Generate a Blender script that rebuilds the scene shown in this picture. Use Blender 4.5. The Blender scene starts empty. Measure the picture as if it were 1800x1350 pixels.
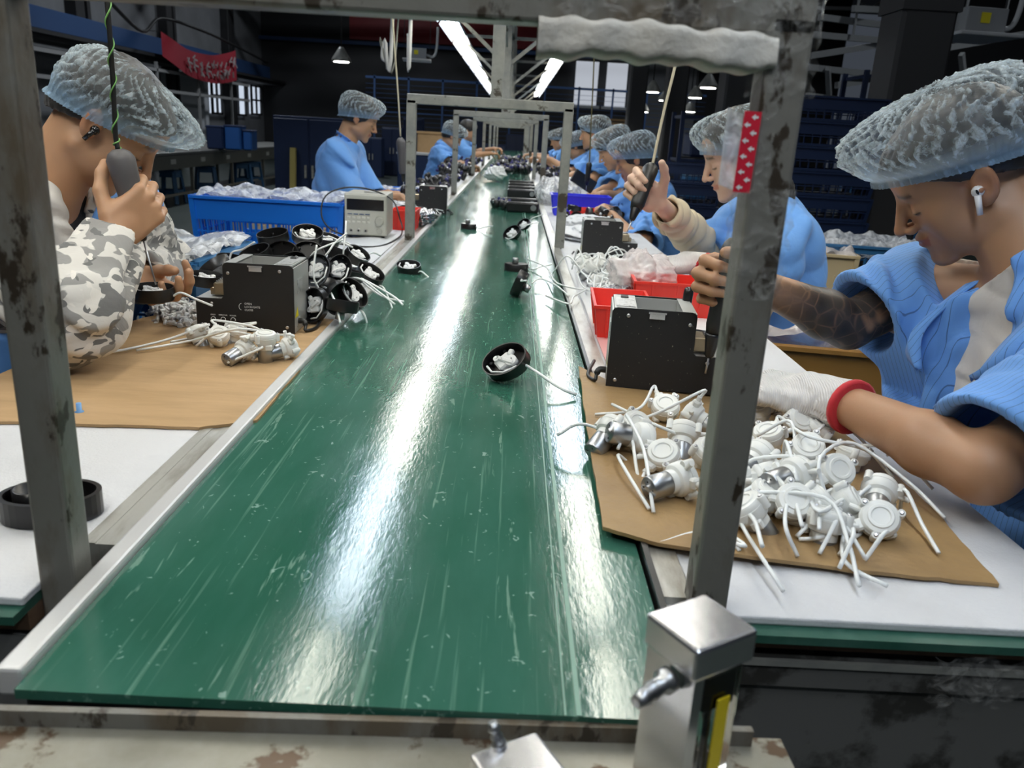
import bpy, math, random
import numpy as np
from mathutils import Vector, Matrix
random.seed(7); RNG = np.random.RandomState(5)
SC = bpy.context.scene
COL = SC.collection
PI = math.pi

# ------------------------------------------------------------------ camera, world, exposure
def _n(v):
    v = np.array(v, float); return v / np.linalg.norm(v)
FPX = 1425.0
TABLE = 0.80                       # height of the belt above the floor
CAM = np.array([0.0, 0.0, 1.20])
_up = -_n((-260, -4585, -FPX)); _Y = _n((7, 442, -FPX)); _Y = _n(_Y - _up * _Y.dot(_up)); _X = np.cross(_Y, _up)
ROT = np.array([_X, _Y, _up])      # camera axes -> world axes
cam_data = bpy.data.cameras.new('camera'); cam_data.sensor_width = 36.0; cam_data.lens = 36.0 * FPX / 1800
cam_data.clip_start = 0.02; cam_data.clip_end = 200
cam = bpy.data.objects.new('camera', cam_data); COL.objects.link(cam)
m4 = Matrix.Identity(4)
for i in range(3):
    for j in range(3): m4[i][j] = ROT[i][j]
    m4[i][3] = CAM[i]
cam.matrix_world = m4; SC.camera = cam
cam_data.dof.use_dof = True; cam_data.dof.focus_distance = 1.35; cam_data.dof.aperture_fstop = 9.0

SC.view_settings.view_transform = 'Standard'; SC.view_settings.look = 'None'
SC.view_settings.exposure = 0.45; SC.view_settings.gamma = 1.0; SC.view_settings.use_curve_mapping = False
SC.cycles.use_denoising = True
SC.cycles.max_bounces = 6; SC.cycles.transparent_max_bounces = 16
SC.cycles.sample_clamp_indirect = 4.0; SC.cycles.caustics_reflective = False; SC.cycles.caustics_refractive = False
world = bpy.data.worlds.new('hall_air'); SC.world = world; world.use_nodes = True
_bg = world.node_tree.nodes['Background']; _bg.inputs[0].default_value = (0.62, 0.72, 0.9, 1); _bg.inputs[1].default_value = 0.05
LAMP_POWER = 20.0                 # emission of the fluorescent tubes over the line

# photograph pixel -> place: where the sight line through (px, py) meets a plane
def ray(px, py): return ROT @ np.array([px - 900.0, 675.0 - py, -FPX])
def G(px, py, z=TABLE):
    d = ray(px, py); return CAM + d * (z - CAM[2]) / d[2]
def D(px, py, y):
    d = ray(px, py); return CAM + d * y / d[1]

# ------------------------------------------------------------------ materials
MATS = {}
def mat(name, color=(.5, .5, .5), rough=.5, metal=0.0, noise=None, bump=None, spec=None, alpha=None, trans=0, emit=None, coat=0, sss=0, dirt=None):
    """noise=(scale, color2, lo, hi[, stretch]); bump=(scale, strength[, stretch]); dirt=(scale, color, threshold)"""
    if name in MATS: return MATS[name]
    m = bpy.data.materials.new(name); m.use_nodes = True; MATS[name] = m
    nt = m.node_tree; b = nt.nodes['Principled BSDF']; L = nt.links
    b.inputs['Base Color'].default_value = (*color, 1); b.inputs['Roughness'].default_value = rough; b.inputs['Metallic'].default_value = metal
    if spec is not None: b.inputs['Specular IOR Level'].default_value = spec
    if coat: b.inputs['Coat Weight'].default_value = coat; b.inputs['Coat Roughness'].default_value = .15
    if trans: b.inputs['Transmission Weight'].default_value = trans
    if sss:
        b.inputs['Subsurface Weight'].default_value = sss; b.inputs['Subsurface Radius'].default_value = (.003, .003, .003); b.inputs['Subsurface Scale'].default_value = 1.0
    if emit: b.inputs['Emission Color'].default_value = (*emit[0], 1); b.inputs['Emission Strength'].default_value = emit[1]
    if alpha is not None: b.inputs['Alpha'].default_value = alpha
    tc = None
    def coords(stretch):
        nonlocal tc
        if tc is None: tc = nt.nodes.new('ShaderNodeTexCoord')
        mp = nt.nodes.new('ShaderNodeMapping'); mp.inputs['Scale'].default_value = stretch or (1, 1, 1)
        L.new(tc.outputs['Object'], mp.inputs['Vector']); return mp.outputs['Vector']
    col = None
    if noise:
        nz = nt.nodes.new('ShaderNodeTexNoise'); nz.inputs['Scale'].default_value = noise[0]; nz.inputs['Detail'].default_value = 6; nz.inputs['Roughness'].default_value = .65
        L.new(coords(noise[4] if len(noise) > 4 else None), nz.inputs['Vector'])
        mr = nt.nodes.new('ShaderNodeMapRange'); mr.inputs['From Min'].default_value = noise[2]; mr.inputs['From Max'].default_value = noise[3]
        L.new(nz.outputs['Fac'], mr.inputs['Value'])
        mx = nt.nodes.new('ShaderNodeMix'); mx.data_type = 'RGBA'; L.new(mr.outputs['Result'], mx.inputs['Factor'])
        mx.inputs['A'].default_value = (*color, 1); mx.inputs['B'].default_value = (*noise[1], 1); col = mx.outputs['Result']
    if dirt:
        nz = nt.nodes.new('ShaderNodeTexNoise'); nz.inputs['Scale'].default_value = dirt[0]; nz.inputs['Detail'].default_value = 8; nz.inputs['Roughness'].default_value = .6
        L.new(coords(dirt[3] if len(dirt) > 3 else None), nz.inputs['Vector'])
        mr = nt.nodes.new('ShaderNodeMapRange'); mr.inputs['From Min'].default_value = dirt[2]; mr.inputs['From Max'].default_value = dirt[2] + .035
        L.new(nz.outputs['Fac'], mr.inputs['Value'])
        mx = nt.nodes.new('ShaderNodeMix'); mx.data_type = 'RGBA'; L.new(mr.outputs['Result'], mx.inputs['Factor'])
        if col: L.new(col, mx.inputs['A'])
        else: mx.inputs['A'].default_value = (*color, 1)
        mx.inputs['B'].default_value = (*dirt[1], 1); col = mx.outputs['Result']
    if col: L.new(col, b.inputs['Base Color'])
    if bump:
        nz = nt.nodes.new('ShaderNodeTexNoise'); nz.inputs['Scale'].default_value = bump[0]; nz.inputs['Detail'].default_value = 4
        L.new(coords(bump[2] if len(bump) > 2 else None), nz.inputs['Vector'])
        bp = nt.nodes.new('ShaderNodeBump'); bp.inputs['Strength'].default_value = bump[1]; bp.inputs['Distance'].default_value = bump[3] if len(bump) > 3 else .002
        L.new(nz.outputs['Fac'], bp.inputs['Height']); L.new(bp.outputs['Normal'], b.inputs['Normal'])
    return m

# ------------------------------------------------------------------ mesh builder
def basis(d, up=(0, 0, 1)):
    d = _n(d); up = np.array(up, float)
    if abs(d.dot(_n(up))) > .985: up = np.array((1., 0, 0))
    x = _n(np.cross(d, up)); y = np.cross(x, d); return x, y, d     # side, up, forward
def rotz(a): c, s = math.cos(a), math.sin(a); return np.array([[c, -s, 0], [s, c, 0], [0, 0, 1.]])
def rotx(a): c, s = math.cos(a), math.sin(a); return np.array([[1., 0, 0], [0, c, -s], [0, s, c]])
def roty(a): c, s = math.cos(a), math.sin(a); return np.array([[c, 0, s], [0, 1., 0], [-s, 0, c]])
class MB:
    def __init__(s): s.v = []; s.f = []; s.mi = []; s.sm = []
    def add(s, vs, fs, mi=0, smooth=False):
        o = len(s.v); s.v += [tuple(map(float, p)) for p in vs]; s.f += [tuple(i + o for i in f) for f in fs]
        s.mi += [mi] * len(fs); s.sm += [smooth] * len(fs); return s
    def box(s, c, size, R=None, mi=0, bev=0):
        hx, hy, hz = [q / 2 for q in size]; R = np.eye(3) if R is None else np.array(R); c = np.array(c, float)
        if bev <= 0:
            p = [(x, y, z) for x in (-hx, hx) for y in (-hy, hy) for z in (-hz, hz)]
            return s.add([c + R @ np.array(q) for q in p], [(0, 1, 3, 2), (4, 6, 7, 5), (0, 4, 5, 1), (2, 3, 7, 6), (0, 2, 6, 4), (1, 5, 7, 3)], mi)
        b = min(bev, hx * .9, hy * .9, hz * .9); vs = []; idx = {}
        for ax in range(3):
            for sx in (-1, 1):
                for sy in (-1, 1):
                    for sz in (-1, 1):
                        sg = (sx, sy, sz); h = (hx, hy, hz)
                        q = [sg[k] * (h[k] - (0 if k == ax else b)) for k in range(3)]
                        idx[(ax, sx, sy, sz)] = len(vs); vs.append(c + R @ np.array(q))
        fs = []
        for ax in range(3):
            o = [k for k in range(3) if k != ax]
            for sg in (-1, 1):
                loop = []
                for a, bb in ((-1, -1), (1, -1), (1, 1), (-1, 1)):
                    t = [0, 0, 0]; t[ax] = sg; t[o[0]] = a; t[o[1]] = bb; loop.append(idx[(ax, *t)])
                if (sg > 0) == (ax == 1): loop = loop[::-1]
                fs.append(tuple(loop))
        for ax in range(3):                                         # edges parallel to ax
            o = [k for k in range(3) if k != ax]
            for a in (-1, 1):
                for bb in (-1, 1):
                    t0 = [0, 0, 0]; t1 = [0, 0, 0]; t0[ax] = -1; t1[ax] = 1
                    for t in (t0, t1): t[o[0]] = a; t[o[1]] = bb
                    fs.append((idx[(o[0], *t0)], idx[(o[0], *t1)], idx[(o[1], *t1)], idx[(o[1], *t0)]))
        for sx in (-1, 1):
            for sy in (-1, 1):
                for sz in (-1, 1): fs.append((idx[(0, sx, sy, sz)], idx[(1, sx, sy, sz)], idx[(2, sx, sy, sz)]))
        return s.add(vs, fs, mi)
    def bar(s, a, b, w, h=None, up=(0, 0, 1), mi=0, bev=0):
        a = np.array(a, float); b = np.array(b, float); h = h or w
        x, y, d = basis(b - a, up); return s.box((a + b) / 2, (w, h, np.linalg.norm(b - a)), np.column_stack([x, y, d]), mi, bev)
    def tube(s, pts, r, n=8, mi=0, cap=True, smooth=True, inner=None):
        P = np.array([np.array(p, float) for p in pts]); N = len(P); rr = [r] * N if np.isscalar(r) else list(r)
        T = np.gradient(P, axis=0); x, y, _ = basis(T[0]); rings = []
        for i in range(N):
            t = T[i] / (np.linalg.norm(T[i]) + 1e-12); x = x - t * x.dot(t); x /= np.linalg.norm(x); y = np.cross(t, x)
            rings.append([P[i] + rr[i] * (math.cos(2 * PI * k / n) * x + math.sin(2 * PI * k / n) * y) for k in range(n)])
        vs = [p for r_ in rings for p in r_]
        fs = [(i * n + k, i * n + (k + 1) % n, (i + 1) * n + (k + 1) % n, (i + 1) * n + k) for i in range(N - 1) for k in range(n)]
        if cap: fs += [tuple(range(n))[::-1], tuple((N - 1) * n + k for k in range(n))]
        return s.add(vs, fs, mi, smooth)
    def cyl(s, a, b, r, n=20, mi=0, r2=None, bev=0):
        a = np.array(a, float); b = np.array(b, float); r2 = r if r2 is None else r2; d = _n(b - a)
        if bev: prof = [(r - bev, 0), (r, bev), (r2, np.linalg.norm(b - a) - bev), (r2 - bev, np.linalg.norm(b - a))]
        else: prof = [(r, 0), (r2, np.linalg.norm(b - a))]
        return s.lathe(prof, a, d, n, mi, caps=True)
    def lathe(s, prof, c=(0, 0, 0), axis=(0, 0, 1), n=24, mi=0, caps=True, sx=1, sy=1, side=None):
        x, y, d = basis(axis, side if side is not None else (0, 0, 1)); c = np.array(c, float); vs = []
        for r, h in prof:
            vs += [c + d * h + r * (sx * math.cos(2 * PI * k / n) * x + sy * math.sin(2 * PI * k / n) * y) for k in range(n)]
        M = len(prof); fs = [(i * n + k, i * n + (k + 1) % n, (i + 1) * n + (k + 1) % n, (i + 1) * n + k) for i in range(M - 1) for k in range(n)]
        s.add(vs, fs, mi, True)
        if caps:
            o = len(s.v) - len(vs)
            for f in (tuple(range(n))[::-1], tuple((M - 1) * n + k for k in range(n))):
                s.f.append(tuple(i + o for i in f)); s.mi.append(mi); s.sm.append(False)
        return s
    def prism(s, poly, z0, z1, mi=0, R=None, c=(0, 0, 0)):
        R = np.eye(3) if R is None else np.array(R); c = np.array(c, float); n = len(poly)
        vs = [c + R @ np.array((x, y, z)) for z in (z0, z1) for x, y in poly]
        return s.add(vs, [tuple(range(n))[::-1], tuple(range(n, 2 * n))] + [(k, (k + 1) % n, n + (k + 1) % n, n + k) for k in range(n)], mi)
    def grid(s, fn, nu, nv, mi=0, wrap=False, smooth=True):
        vs = [fn(i / (nu if wrap else nu - 1), j / (nv - 1)) for i in range(nu) for j in range(nv)]
        fs = [(i * nv + j, ((i + 1) % nu) * nv + j, ((i + 1) % nu) * nv + j + 1, i * nv + j + 1) for i in range(nu if wrap else nu - 1) for j in range(nv - 1)]
        return s.add(vs, fs, mi, smooth)
    def ico(s, c, r, mi=0, R=None, n=12, m=8):
        r = np.array((r, r, r) if np.isscalar(r) else r, float); c = np.array(c, float); R = np.eye(3) if R is None else R
        def fn(u, v):
            a = 2 * PI * u; b = PI * (v * .998 + .001); return c + R @ (r * np.array((math.sin(b) * math.cos(a), math.sin(b) * math.sin(a), -math.cos(b))))
        return s.grid(fn, n, m, mi, wrap=True)
    def build(s, name, mats, parent=None, origin=None, fix=True):
        me = bpy.data.meshes.new(name)
        o3 = np.zeros(3) if origin is None else np.array(origin, float)
        me.from_pydata([tuple(np.array(p) - o3) for p in s.v], [], s.f); me.update()
        for m in (mats if isinstance(mats, (list, tuple)) else [mats]): me.materials.append(m)
        me.polygons.foreach_set('material_index', s.mi); me.polygons.foreach_set('use_smooth', s.sm)
        if fix:
            import bmesh
            b = bmesh.new(); b.from_mesh(me); bmesh.ops.recalc_face_normals(b, faces=b.faces); b.to_mesh(me); b.free()
        o = bpy.data.objects.new(name, me); COL.objects.link(o)
        if origin is not None and parent is None: o.location = tuple(o3)
        if parent is not None: o.parent = parent
        return o
def tag(o, label=None, cat=None, group=None, kind=None):
    if label: o['label'] = label
    if cat: o['category'] = cat
    if group: o['group'] = group
    if kind: o['kind'] = kind
    return o
def thing(name, label, cat, loc=(0, 0, 0), R=None, group=None, scale=1):
    o = bpy.data.objects.new(name, None); COL.objects.link(o); o.empty_display_size = .05
    M = Matrix.Identity(4); R = np.eye(3) if R is None else R
    for i in range(3):
        for j in range(3): M[i][j] = R[i][j] * scale
        M[i][3] = loc[i]
    o.matrix_world = M; return tag(o, label, cat, group)
def place(o, loc, R=None, scale=1):
    M = Matrix.Identity(4); R = np.eye(3) if R is None else R
    for i in range(3):
        for j in range(3): M[i][j] = R[i][j] * scale
        M[i][3] = loc[i]
    o.matrix_world = M
def dup(root, label=None, group=None):
    r = root.copy(); COL.objects.link(r)
    if label: r['label'] = label
    if group: r['group'] = group
    for ch in list(root.children):
        c = ch.copy(); COL.objects.link(c); c.parent = r
        for g in list(ch.children):
            d = g.copy(); COL.objects.link(d); d.parent = c
    return r
def struct(name, mb, m, label=None, parent=None):
    o = mb.build(name, m, parent); o['kind'] = 'structure'
    if label: o['label'] = label
    return o
def soft(o, w=.002, seg=2):
    b = o.modifiers.new('bev', 'BEVEL'); b.width = w; b.segments = seg; b.limit_method = 'ANGLE'; b.angle_limit = .6; return o
def curve_pts(P, n=24):
    """smooth path through the given points (Catmull-Rom)"""
    P = [np.array(p, float) for p in P]; P = [2 * P[0] - P[1]] + P + [2 * P[-1] - P[-2]]; out = []
    seg = len(P) - 3; per = max(2, n // seg)
    for i in range(seg):
        a, b, c, d = P[i:i + 4]
        for k in range(per):
            t = k / per; out.append(.5 * (2 * b + (c - a) * t + (2 * a - 5 * b + 4 * c - d) * t * t + (3 * b - a - 3 * c + d) * t ** 3))
    out.append(P[-2]); return out
def text_obj(name, s, size, m, loc, R, parent=None, ext=.0003, align='CENTER'):
    cu = bpy.data.curves.new(name, 'FONT'); cu.body = s; cu.size = size; cu.extrude = ext; cu.align_x = align; cu.align_y = 'CENTER'; cu.resolution_u = 2
    o = bpy.data.objects.new(name, cu); COL.objects.link(o); dg = bpy.context.evaluated_depsgraph_get()
    me = bpy.data.meshes.new_from_object(o.evaluated_get(dg)); bpy.data.objects.remove(o); me.materials.clear(); me.materials.append(m)
    o = bpy.data.objects.new(name, me); COL.objects.link(o)
    if parent is not None: o.parent = parent
    M = Matrix.Identity(4)
    for i in range(3):
        for j in range(3): M[i][j] = R[i][j]
        M[i][3] = loc[i]
    o.matrix_local = M; return o

# ------------------------------------------------------------------ distance fields -> one continuous skin
class Field:
    def __init__(s, lo, hi, res):
        s.lo = np.array(lo, float); s.res = res; s.n = np.ceil((np.array(hi) - s.lo) / res).astype(int) + 1
        s.F = np.full(s.n, .05, np.float32)
    def _sub(s, lo, hi, pad):
        a = np.maximum(np.floor((lo - pad - s.lo) / s.res).astype(int), 0); b = np.minimum(np.ceil((hi + pad - s.lo) / s.res).astype(int) + 1, s.n)
        if np.any(b <= a): return None
        ax = [(s.lo[k] + s.res * np.arange(a[k], b[k])).astype(np.float32) for k in range(3)]
        return tuple(slice(a[k], b[k]) for k in range(3)), ax[0][:, None, None], ax[1][None, :, None], ax[2][None, None, :]
    def _op(s, sl, d, k, sub):
        F = s.F[sl]
        if sub: d = -d; a = F; h = np.clip(.5 - .5 * (a - d) / k, 0, 1) if k > 0 else None; F[...] = a + (d - a) * h + k * h * (1 - h) if k > 0 else np.maximum(a, d)
        else:
            if k > 0: h = np.clip(.5 + .5 * (F - d) / k, 0, 1); F[...] = F + (d - F) * h - k * h * (1 - h)
            else: F[...] = np.minimum(F, d)
    def cone(s, a, b, r1, r2=None, k=.01, sub=False):
        a = np.array(a, float); b = np.array(b, float); r2 = r1 if r2 is None else r2; R = max(r1, r2)
        q = s._sub(np.minimum(a, b) - R, np.maximum(a, b) + R, .03 + k)
        if q is None: return s
        sl, X, Y, Z = q; d = b - a; L2 = max(d.dot(d), 1e-9)
        t = np.clip(((X - a[0]) * d[0] + (Y - a[1]) * d[1] + (Z - a[2]) * d[2]) / L2, 0, 1)
        dist = np.sqrt((X - a[0] - t * d[0]) ** 2 + (Y - a[1] - t * d[1]) ** 2 + (Z - a[2] - t * d[2]) ** 2) - (r1 + (r2 - r1) * t)
        s._op(sl, dist, k, sub); return s
    def path(s, pts, rs, k=.008, sub=False):
        for i in range(len(pts) - 1): s.cone(pts[i], pts[i + 1], rs[i], rs[i + 1], k, sub)
        return s
    def ell(s, c, r, R=None, k=.01, sub=False):
        c = np.array(c, float); r = np.array(r, float); R = np.eye(3) if R is None else np.array(R); m = r.max()
        ext = np.sqrt(((R * r[None, :]) ** 2).sum(1)); q = s._sub(c - ext, c + ext, .03 + k)
        if q is None: return s
        sl, X, Y, Z = q; X = X - c[0]; Y = Y - c[1]; Z = Z - c[2]; k0 = 0; k1 = 0
        for i in range(3):
            u = X * R[0, i] + Y * R[1, i] + Z * R[2, i]; k0 = k0 + (u / r[i]) ** 2; k1 = k1 + (u / r[i] ** 2) ** 2
        k0 = np.sqrt(k0); k1 = np.sqrt(k1) + 1e-9; s._op(sl, k0 * (k0 - 1) / k1, k, sub); return s
    def box(s, c, h, R=None, rad=.005, k=.01, sub=False):
        c = np.array(c, float); h = np.array(h, float) - rad; R = np.eye(3) if R is None else np.array(R)
        ext = np.abs(R) @ (h + rad); q = s._sub(c - ext, c + ext, .03 + k)
        if q is None: return s
        sl, X, Y, Z = q; X = X - c[0]; Y = Y - c[1]; Z = Z - c[2]; o = 0; mx = -1e9
        for i in range(3):
            u = np.abs(X * R[0, i] + Y * R[1, i] + Z * R[2, i]) - h[i]; o = o + np.maximum(u, 0) ** 2; mx = np.maximum(mx, u)
        s._op(sl, np.sqrt(o) + np.minimum(mx, 0) - rad, k, sub); return s
    def cut(s, c, nrm, k=0):
        """throw away the side the normal points to"""
        nrm = _n(nrm); X, Y, Z = [(s.lo[i] + s.res * np.arange(s.n[i])).astype(np.float32) for i in range(3)]
        d = (X[:, None, None] - c[0]) * nrm[0] + (Y[None, :, None] - c[1]) * nrm[1] + (Z[None, None, :] - c[2]) * nrm[2]
        s.F = np.maximum(s.F, d.astype(np.float32)); return s
    def fold(s, amp, freq, seed=0, squash=(1, 1, 1)):
        r = np.random.RandomState(seed); X, Y, Z = [(s.lo[i] + s.res * np.arange(s.n[i])).astype(np.float32) * squash[i] for i in range(3)]
        X = X[:, None, None]; Y = Y[None, :, None]; Z = Z[None, None, :]; acc = 0
        w = [r.randn(3) for _ in range(6)]; ph = r.rand(6) * 6.28
        wx = np.sin(freq * .45 * (X * w[0][0] + Y * w[0][1] + Z * w[0][2]) + ph[0]) * 1.6
        wy = np.sin(freq * .5 * (X * w[1][0] + Y * w[1][1] + Z * w[1][2]) + ph[1]) * 1.6
        for i, a in ((2, 1.), (3, .8), (4, .6)):
            f = freq * (1 + .45 * (i - 2)); acc = acc + a * (1 - 2 * np.abs(np.sin(.5 * f * (X * w[i][0] + Y * w[i][1] + Z * w[i][2]) + ph[i] + wx + wy)))
        m = s.F < .03; s.F[m] += (amp * acc[m] if acc.shape == s.F.shape else (amp * np.broadcast_to(acc, s.F.shape)[m])).astype(np.float32); return s
    def mesh(s, name, m, parent=None, attrs=None, smooth=1):
        F = s.F; I = F < 0; nx, ny, nz = F.shape
        c = np.zeros((nx - 1, ny - 1, nz - 1), np.uint8); off = [(i, j, k) for i in (0, 1) for j in (0, 1) for k in (0, 1)]
        for i, j, k in off: c += I[i:nx - 1 + i, j:ny - 1 + j, k:nz - 1 + k]
        act = (c > 0) & (c < 8); ids = np.argwhere(act); idx = np.full(act.shape, -1, np.int32); idx[act] = np.arange(len(ids))
        val = {o: F[ids[:, 0] + o[0], ids[:, 1] + o[1], ids[:, 2] + o[2]] for o in off}
        P = np.zeros((len(ids), 3)); cnt = np.zeros(len(ids))
        for a in off:
            for ax in range(3):
                if a[ax] == 0:
                    b = list(a); b[ax] = 1; b = tuple(b); va, vb = val[a], val[b]; x = (va < 0) != (vb < 0)
                    t = np.where(x, va / np.where(x, va - vb, 1), 0)
                    for q in range(3): P[:, q] += np.where(x, a[q] + (t if q == ax else 0), 0)
                    cnt += x
        P = (P / cnt[:, None] + ids) * s.res + s.lo; faces = []
        for ax in range(3):
            o1, o2 = [q for q in range(3) if q != ax]
            sl0 = [slice(1, -1)] * 3; sl1 = [slice(1, -1)] * 3; sl0[ax] = slice(0, -1); sl1[ax] = slice(1, None)
            A = I[tuple(sl0)]; B = I[tuple(sl1)]; e = np.argwhere(A != B); inside = A[A != B]
            e = e + 1; e[:, ax] -= 1
            def cell(d1, d2): g = e.copy(); g[:, o1] -= d1; g[:, o2] -= d2; return idx[g[:, 0], g[:, 1], g[:, 2]]
            q = np.stack([cell(1, 1), cell(0, 1), cell(0, 0), cell(1, 0)], 1)
            flip = inside if ax != 1 else ~inside
            q[~flip] = q[~flip][:, ::-1]; faces.append(q)
        fa = np.concatenate(faces); fa = fa[(fa >= 0).all(1)]
        if smooth:
            for _ in range(smooth):
                acc = np.zeros_like(P); n = np.zeros(len(P))
                for k in range(4):
                    for a_, b_ in ((fa[:, k], fa[:, (k + 1) % 4]), (fa[:, (k + 1) % 4], fa[:, k])):
                        for q in range(3): acc[:, q] += np.bincount(a_, P[b_, q], len(P))
                        n += np.bincount(a_, minlength=len(P))
                g = n > 0; P[g] = P[g] * .5 + .5 * acc[g] / n[g][:, None]
        me = bpy.data.meshes.new(name); me.vertices.add(len(P)); me.vertices.foreach_set('co', P.astype(np.float32).ravel())
        me.loops.add(len(fa) * 4); me.loops.foreach_set('vertex_index', fa.astype(np.int32).ravel())
        me.polygons.add(len(fa)); me.polygons.foreach_set('loop_start', np.arange(0, len(fa) * 4, 4, dtype=np.int32))
        me.polygons.foreach_set('loop_total', np.full(len(fa), 4, np.int32)); me.polygons.foreach_set('use_smooth', np.ones(len(fa), bool))
        me.update(calc_edges=True); me.validate()
        for q in (m if isinstance(m, (list, tuple)) else [m]): me.materials.append(q)
        if attrs:
            for an, fn in attrs.items():
                at = me.attributes.new(an, 'FLOAT', 'POINT'); at.data.foreach_set('value', np.clip(fn(P), 0, 1).astype(np.float32))
        o = bpy.data.objects.new(name, me); COL.objects.link(o)
        if parent is not None: o.parent = parent; o.matrix_parent_inverse = parent.matrix_world.inverted()
        return o
# ------------------------------------------------------------------ the hall
M = {}
M['floor'] = mat('hall_floor', (.035, .048, .043), .35, noise=(1.3, (.06, .07, .062), .35, .7), bump=(6, .1))
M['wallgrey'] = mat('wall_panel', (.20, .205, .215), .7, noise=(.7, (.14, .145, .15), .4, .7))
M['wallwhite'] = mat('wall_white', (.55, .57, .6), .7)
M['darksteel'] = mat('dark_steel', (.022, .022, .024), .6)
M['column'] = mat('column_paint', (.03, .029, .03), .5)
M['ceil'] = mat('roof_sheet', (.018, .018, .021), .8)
M['bluebeam'] = mat('blue_beam', (.03, .075, .19), .5)
M['greypaint'] = mat('grey_paint', (.20, .205, .195), .45, noise=(14, (.28, .28, .25), .4, .65), dirt=(9, (.05, .04, .028), .6))
M['postpaint'] = mat('worn_post_paint', (.185, .18, .16), .40, metal=.1, noise=(13, (.12, .095, .065), .48, .62, (1, 1, .4)), dirt=(30, (.04, .03, .02), .585, (1, 1, .5)), bump=(70, .35))
M['steel'] = mat('worn_steel', (.50, .50, .47), .35, metal=.35, noise=(30, (.25, .23, .19), .45, .7, (1, .2, 1)), bump=(80, .2))
M['bright'] = mat('polished_metal', (.75, .76, .78), .18, metal=1.0, bump=(20, .05))
M['motor'] = mat('motor_steel', (.42, .43, .44), .36, metal=1.0)
M['screw'] = mat('screw_steel', (.6, .6, .62), .3, metal=1.0)
M['black'] = mat('black_plastic', (.012, .012, .013), .3)
M['blackpaint'] = mat('black_panel', (.010, .010, .011), .55)
M['white'] = mat('white_plastic', (.82, .83, .84), .35, sss=.15)
M['pump'] = mat('pump_plastic', (.80, .81, .79), .34, sss=.15)
M['tubeplastic'] = mat('silicone_tube', (.86, .89, .90), .28)
M['card'] = mat('cardboard', (.46, .30, .155), .85, noise=(5, (.38, .245, .12), .4, .7, (1, 6, 1)), bump=(40, .3, (1, 5, 1)))
M['carddark'] = mat('cardboard_worn', (.36, .23, .10), .55, noise=(7, (.28, .175, .08), .4, .65), bump=(90, .6))
M['foam'] = mat('foam_sheet', (.66, .67, .70), .6, noise=(3, (.54, .55, .58), .45, .7), bump=(320, .35))
M['foamclean'] = mat('foam_sheet_soft', (.74, .75, .77), .65, noise=(2, (.62, .63, .66), .4, .7), bump=(25, .35))
M['wood'] = mat('particle_board', (.16, .09, .05), .7, noise=(25, (.10, .055, .03), .4, .6))
M['duct'] = mat('dark_taped_side', (.12, .12, .115), .4, noise=(6, (.035, .033, .03), .48, .54), bump=(12, .25), dirt=(8, (.02, .018, .016), .62))
M['blueplastic'] = mat('blue_plastic', (.01, .17, .72), .35)
M['bluecrate'] = mat('blue_crate_plastic', (.03, .15, .34), .4)
M['blueold'] = mat('dull_blue_plastic', (.02, .09, .2), .5)
M['violet'] = mat('violet_blue_plastic', (.03, .04, .75), .35)
M['red'] = mat('red_plastic', (.78, .035, .02), .35)
M['yellow'] = mat('ochre_crate_plastic', (.55, .30, .08), .45)
M['cream'] = mat('pale_crate_plastic', (.62, .5, .3), .5)
M['grey'] = mat('driver_grey', (.095, .09, .095), .5, bump=(30, .3))
M['navy'] = mat('navy_paint', (.008, .022, .075), .45)
M['cable'] = mat('black_cable', (.012, .012, .012), .45)
M['cord'] = mat('cream_cord', (.62, .57, .42), .6)
M['redcloth'] = mat('red_banner', (.30, .015, .03), .7)
M['film'] = None
def film(name, tint, amt, sc=22, rough=.12, base=.05):
    """clear plastic film: mostly see-through, wrinkled, glossy; amt is how much of it reads as white"""
    m = bpy.data.materials.new(name); m.use_nodes = True; nt = m.node_tree; L = nt.links; b = nt.nodes['Principled BSDF']
    b.inputs['Base Color'].default_value = (*tint, 1); b.inputs['Roughness'].default_value = rough; b.inputs['Specular IOR Level'].default_value = 1.0
    tc = nt.nodes.new('ShaderNodeTexCoord'); nz = nt.nodes.new('ShaderNodeTexNoise'); nz.inputs['Scale'].default_value = sc; nz.inputs['Detail'].default_value = 5; nz.inputs['Distortion'].default_value = 1.2
    L.new(tc.outputs['Object'], nz.inputs['Vector']); bp = nt.nodes.new('ShaderNodeBump'); bp.inputs['Strength'].default_value = 1; bp.inputs['Distance'].default_value = .012
    L.new(nz.outputs['Fac'], bp.inputs['Height']); L.new(bp.outputs['Normal'], b.inputs['Normal'])
    mr = nt.nodes.new('ShaderNodeMapRange'); mr.inputs['From Min'].default_value = .4; mr.inputs['From Max'].default_value = .62; mr.inputs['To Min'].default_value = base; mr.inputs['To Max'].default_value = amt
    L.new(nz.outputs['Fac'], mr.inputs['Value']); tr = nt.nodes.new('ShaderNodeBsdfTransparent'); mx = nt.nodes.new('ShaderNodeMixShader')
    L.new(mr.outputs['Result'], mx.inputs['Fac']); L.new(tr.outputs[0], mx.inputs[1]); L.new(b.outputs[0], mx.inputs[2])
    L.new(mx.outputs[0], nt.nodes['Material Output'].inputs['Surface']); MATS[name] = m; return m
M['film'] = film('clear_film', (.85, .87, .88), .55)
M['filmwhite'] = film('milky_film', (.86, .88, .92), .9, 30, .2, .35)
M['tape'] = film('clear_tape', (.75, .75, .73), .17, 60, .06, .01)
M['mist'] = film('misty_bag_film', (.9, .84, .84), .75, 14, .12, .42)

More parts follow.
